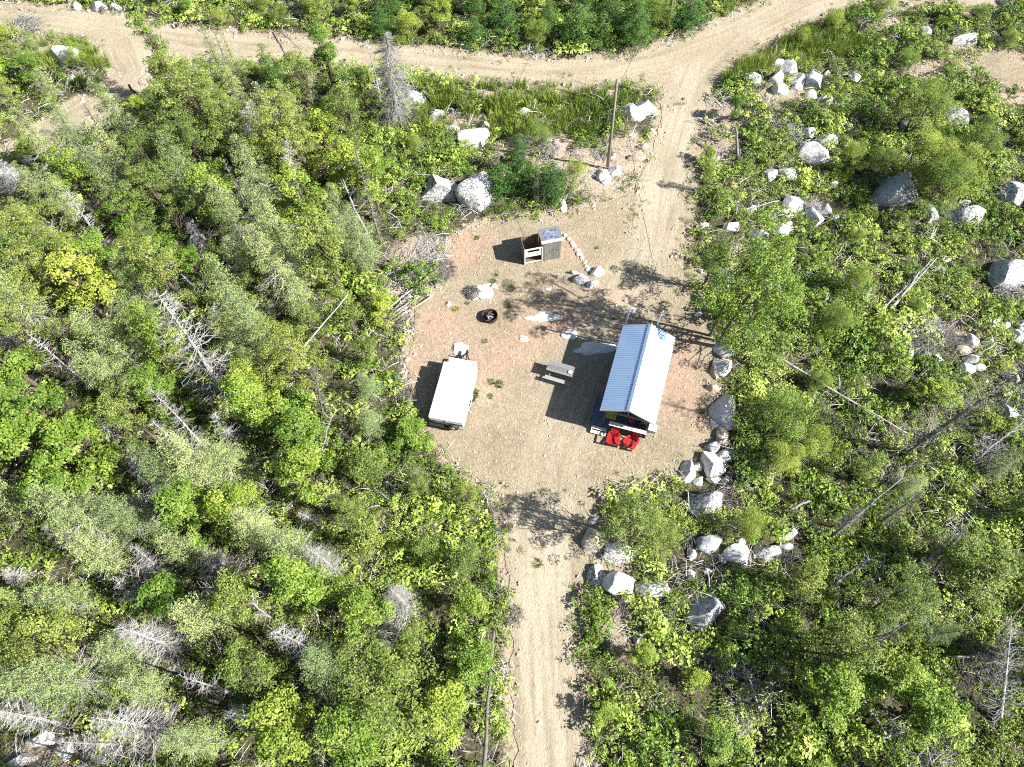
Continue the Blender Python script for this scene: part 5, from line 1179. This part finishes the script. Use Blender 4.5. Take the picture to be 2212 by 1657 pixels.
# shrubs one could count: the rounded bushes standing out of the undergrowth
ns = 0
for _ in range(7000):
    if ns >= 220: break
    x = r_.uniform(-42, 48); y = r_.uniform(-5, 62); px, py = proj(x, y, 0)
    if not (-40 < px < 2250 and -20 < py < 1700): continue
    if px < 760 and random.random() < .75: continue
    P1 = np.array([[x, y]]); dd, s_ = sandmask(P1)
    if dd[0] < .55 or s_[0] > .55 or (895 < px < 1360 and 180 < py < 300): continue
    if any((x - a) ** 2 + (y - b) ** 2 < (.9 + c * .35) ** 2 for a, b, c in placed): continue
    if any((x - a) ** 2 + (y - b) ** 2 < (c + .3) ** 2 for a, b, c, e in rocks): continue
    s = random.uniform(.6, 1.35)
    if hides(x, y, 1.0 * s, .8 * s, road=False): continue
    o = link(bpy.data.objects.new('shrub', shrubs[ns % 7])); o.location = (x, y, gz(x, y)); o.scale = (s, s, s * random.uniform(.8, 1.2)); o.rotation_euler = (0, 0, random.uniform(0, 6.28))
    tag(o, where(x, y, ('wide ' if s > 1.15 else 'small ') + 'green shrub'), 'shrub', 'shrubs among the undergrowth'); placed.append((x, y, 1.3)); ns += 1

# ---------------------------------------------------------------- undergrowth (uncountable)
def clump_arrays(seed, kind):
    g = Geo(); r = np.random.default_rng(seed)
    if kind == 'broad':     # ferny rosettes and sprouts
        for k in range(4):
            c = (r.normal() * .3, r.normal() * .3, r.uniform(.25, .6)); n_ = 19
            a = r.uniform(0, 6.28, n_); C = np.array(c) + np.stack([np.cos(a), np.sin(a), np.full(n_, -.1)], 1) * r.uniform(.06, .26, n_)[:, None]
            Nn = unit(np.stack([np.cos(a) * .5, np.sin(a) * .5, np.ones(n_)], 1) + r.normal(size=(n_, 3)) * .25)
            leaves(g, C, Nn, r.uniform(.09, .18, n_), .5, np.clip(.35 + .3 * r.random() + r.normal(size=n_) * .18, 0, 1), r)
    elif kind == 'fine':
        for k in range(4): blob(g, (r.normal() * .28, r.normal() * .28, r.uniform(.08, .38)), r.uniform(.18, .34), 26, .10, .6, .55, .25 + .45 * r.random(), r)
    elif kind == 'blade':
        n_ = 46; a = r.uniform(0, 6.28, n_); rr = .28 * np.sqrt(r.random(n_)); C0 = np.stack([rr * np.cos(a), rr * np.sin(a), np.zeros(n_)], 1)
        dn = unit(np.stack([np.cos(a) * .25, np.sin(a) * .25, np.ones(n_)], 1) + r.normal(size=(n_, 3)) * .16); hg = r.uniform(.4, 1.05, n_)[:, None]
        sd = unit(np.cross(dn, r.normal(size=(n_, 3)))) * r.uniform(.012, .03, (n_, 1))
        V = np.stack([C0 - sd * .6, C0 + sd * .6, C0 + dn * hg * .6 + sd, C0 + dn * hg], 1).reshape(-1, 3); g.add(V, np.arange(n_ * 4).reshape(-1, 4), tint=np.clip(r.normal(.5, .25, n_), 0, 1))
    elif kind == 'twig':
        for k in range(9):
            a = r.uniform(0, 6.28); L_ = r.uniform(.25, .8); c = Vector((r.normal() * .3, r.normal() * .3, r.uniform(.02, .35))); e = Vector((math.cos(a), math.sin(a), r.uniform(-.1, .5)))
            g.tube([c - e * L_ * .5, c + Vector((0, 0, .05)), c + e * L_ * .5], [.014, .011, .005], 3, tint=r.random(), cap=False)
    V, Q, T, ti, _m = g.arrays(); return V, Q, ti
def scatter(name, kind, pts, scl, mat, label, cat, seed, tintshift=.18):
    r = np.random.default_rng(seed); pr = [clump_arrays(seed * 10 + k, kind) for k in range(8)]
    z = ground_z(pts); VV, QQ, TT = [], [], []; off = 0
    pick = r.integers(8, size=len(pts)); ang = r.uniform(0, 6.28, len(pts)); ts = r.normal(0, tintshift, len(pts))
    big = np.array([noise.noise(Vector((p[0] * .22, p[1] * .22, 7))) for p in pts])
    for k in range(8):
        m_ = pick == k; n_ = m_.sum()
        if not n_: continue
        V, Q, ti = pr[k]; c, s = np.cos(ang[m_]), np.sin(ang[m_]); sc1 = scl[m_][:, None]
        X = (V[None, :, 0] * c[:, None] - V[None, :, 1] * s[:, None]) * sc1 + pts[m_, 0][:, None]
        Y = (V[None, :, 0] * s[:, None] + V[None, :, 1] * c[:, None]) * sc1 + pts[m_, 1][:, None]
        Z = V[None, :, 2] * sc1 + z[m_][:, None]
        VV.append(np.stack([X, Y, Z], -1).reshape(-1, 3)); QQ.append((Q[None] + (np.arange(n_) * len(V))[:, None, None] + off).reshape(-1, 4)); off += n_ * len(V)
        TT.append(np.clip(ti[None] + ts[m_][:, None] + .5 * big[m_][:, None], 0, 1).ravel())
    me = raw_mesh(name, np.concatenate(VV), np.concatenate(QQ), np.zeros((0, 3), int), np.concatenate(TT), mats=mat)
    o = link(bpy.data.objects.new(name, me)); tag(o, label, cat, kind='stuff'); return o
def field(n, seed, keep):
    r = np.random.default_rng(seed); p = np.stack([r.uniform(-50, 50, n), r.uniform(-5, 66, n)], 1)
    q = projn(np.column_stack([p, np.zeros(n)])); m_ = (q[:, 0] > -60) & (q[:, 0] < 2272) & (q[:, 1] > -50) & (q[:, 1] < 1720)
    p, q = p[m_], q[m_]; d_, s_ = sandmask(p)
    m_ = keep(p, q, d_, s_, r); return p[m_]
def offrocks(p, k=1.08):
    m_ = np.ones(len(p), bool)
    for (x, y, a, b) in rocks: m_ &= (((p[:, 0] - x) / max(.05, a * k)) ** 2 + ((p[:, 1] - y + .12) / max(.05, b * k + .12)) ** 2) > 1
    return m_
def grassy(q):
    """meadow parts: bank beside the road, verges"""
    A = ((q[:, 0] > 900) & (q[:, 0] < 1360) & (q[:, 1] > 185) & (q[:, 1] < 300)) | ((q[:, 0] > 1560) & (q[:, 0] < 1860) & (q[:, 1] < 190) & (q[:, 1] > 20) & (q[:, 1] > 320 - .17 * q[:, 0] - 60) & (q[:, 1] < 560 - .24 * q[:, 0])) \
        | ((q[:, 0] > 60) & (q[:, 0] < 260) & (q[:, 1] > 80) & (q[:, 1] < 150))
    return A
def gapmask(p, k=0.0):
    v = np.array([noise.noise(Vector((a * .55, b * .55, 77))) + .5 * noise.noise(Vector((a * 1.3, b * 1.3, 78))) for a, b in p]); return v
def heathy(p): return np.array([noise.noise(Vector((a * .16, b * .16, 31))) for a, b in p])
pA = field(21000, 11, lambda p, q, d_, s_, r: (d_ > .25) & (r.random(len(p)) > s_ * 1.2) & ~(grassy(q) & (r.random(len(p)) < .85)) & offrocks(p) & (heathy(p) > -.35) & (gapmask(p) > -.22) & ~((q[:, 0] < 760) & (q[:, 1] > 150) & (r.random(len(p)) < .35)))
scatter('undergrowth', 'broad', pA, np.random.default_rng(1).uniform(.7, 1.25, len(pA)) * np.clip(.85 + 1.3 * gapmask(pA), .6, 1.9), M['under'], 'dense green leafy undergrowth covering the forest floor', 'undergrowth', 21)
pB = field(15000, 12, lambda p, q, d_, s_, r: (d_ > .1) & (r.random(len(p)) > s_ * 1.15) & ~(grassy(q) & (r.random(len(p)) < .7)) & offrocks(p) & (heathy(p) < .45) & (gapmask(p) > -.34) & ~((q[:, 0] < 760) & (q[:, 1] > 150) & (r.random(len(p)) < .5)))
scatter('low_heath', 'fine', pB, np.random.default_rng(2).uniform(.7, 1.4, len(pB)), M['birch'], 'low olive green heath shrubs carpeting the ground', 'heath', 22)
pC = field(46000, 13, lambda p, q, d_, s_, r: (d_ > .15) & grassy(q) & (r.random(len(p)) > s_ * .8) & offrocks(p))
pC2 = field(9000, 14, lambda p, q, d_, s_, r: (d_ > -.05) & (d_ < .9) & (r.random(len(p)) < .45) & offrocks(p))
pC = np.concatenate([pC, pC2]); sC = np.concatenate([np.full(len(pC) - len(pC2), 1.0), np.full(len(pC2), .4)]) * np.random.default_rng(3).uniform(.6, 1.2, len(pC))
scatter('grass', 'blade', pC, sC, M['grass'], 'tall feathery green grass on the bank and road verges', 'grass', 23)
def edgy(n, seed, lo, pr): return field(n, seed, lambda p, q, d_, s_, r: (d_ > lo) & (d_ < .35) & (r.random(len(p)) < pr * np.clip(1 + (d_ - .1) / abs(lo), 0, 1) ** 2) & (np.array([noise.noise(Vector((a * .45, b * .45, 55))) for a, b in p]) > -.1))
pE = edgy(34000, 18, -1.8, .5)
scatter('edge_weeds', 'fine', pE, np.random.default_rng(8).uniform(.2, .55, len(pE)), M['birch'], 'small weeds thinning out over the edges of the gravel', 'weeds', 25)
pD = field(5200, 15, lambda p, q, d_, s_, r: (d_ > .2) & offrocks(p, .6))
scatter('twig_litter', 'twig', pD, np.random.default_rng(4).uniform(.7, 1.8, len(pD)), M['deadwood'], 'grey dead twigs strewn through the undergrowth', 'twigs', 24)

# loose stones on the gravel (uncountable)
def stones(name, pts, size, mat, label, seed):
    r = np.random.default_rng(seed); n = len(pts)
    base = np.array([(1, 0, 0), (0, 1, 0), (-1, 0, 0), (0, -1, 0), (0, 0, .8), (0, 0, -.5)]); T = np.array([(0, 1, 4), (1, 2, 4), (2, 3, 4), (3, 0, 4)])
    V = base[None] * (size[:, None, None]) * r.uniform(.6, 1.2, (n, 6, 1)) + r.normal(size=(n, 6, 3)) * size[:, None, None] * .15
    a = r.uniform(0, 6.28, n); c, s = np.cos(a)[:, None], np.sin(a)[:, None]
    X = V[..., 0] * c - V[..., 1] * s + pts[:, 0:1]; Y = V[..., 0] * s + V[..., 1] * c + pts[:, 1:2]; Z = V[..., 2] + .008
    VV = np.stack([X, Y, Z], -1).reshape(-1, 3); TT = (T[None] + (np.arange(n) * 6)[:, None, None]).reshape(-1, 3)
    me = raw_mesh(name, VV, np.zeros((0, 4), int), TT, np.full(len(TT), .5), mats=mat); tag(link(bpy.data.objects.new(name, me)), label, 'gravel', kind='stuff')
def gp(n, seed, f):
    p = field(n, seed, f); return p
q1 = gp(150000, 31, lambda p, q, d_, s_, r: (d_ < .1) & (q[:, 1] > 390) & (q[:, 1] < 1120) & (r.random(len(p)) < .6))
stones('gravel_stones', q1, np.random.default_rng(5).gamma(2.2, .011, len(q1)) + .012, M['rocktan'], 'loose tan stones scattered over the clearing', 41)
q2 = gp(60000, 32, lambda p, q, d_, s_, r: ((d_ < .6) & (d_ > -.7) | (s_ > .5) & (d_ > 0)) & (r.random(len(p)) < .7))
stones('edge_rubble', q2, np.random.default_rng(6).gamma(1.8, .03, len(q2)) + .015, M['rocktan'], 'small rubble along the edges of road and clearing', 42)
print('OBJECTS', len(bpy.data.objects), counts, 'shrubs', ns)
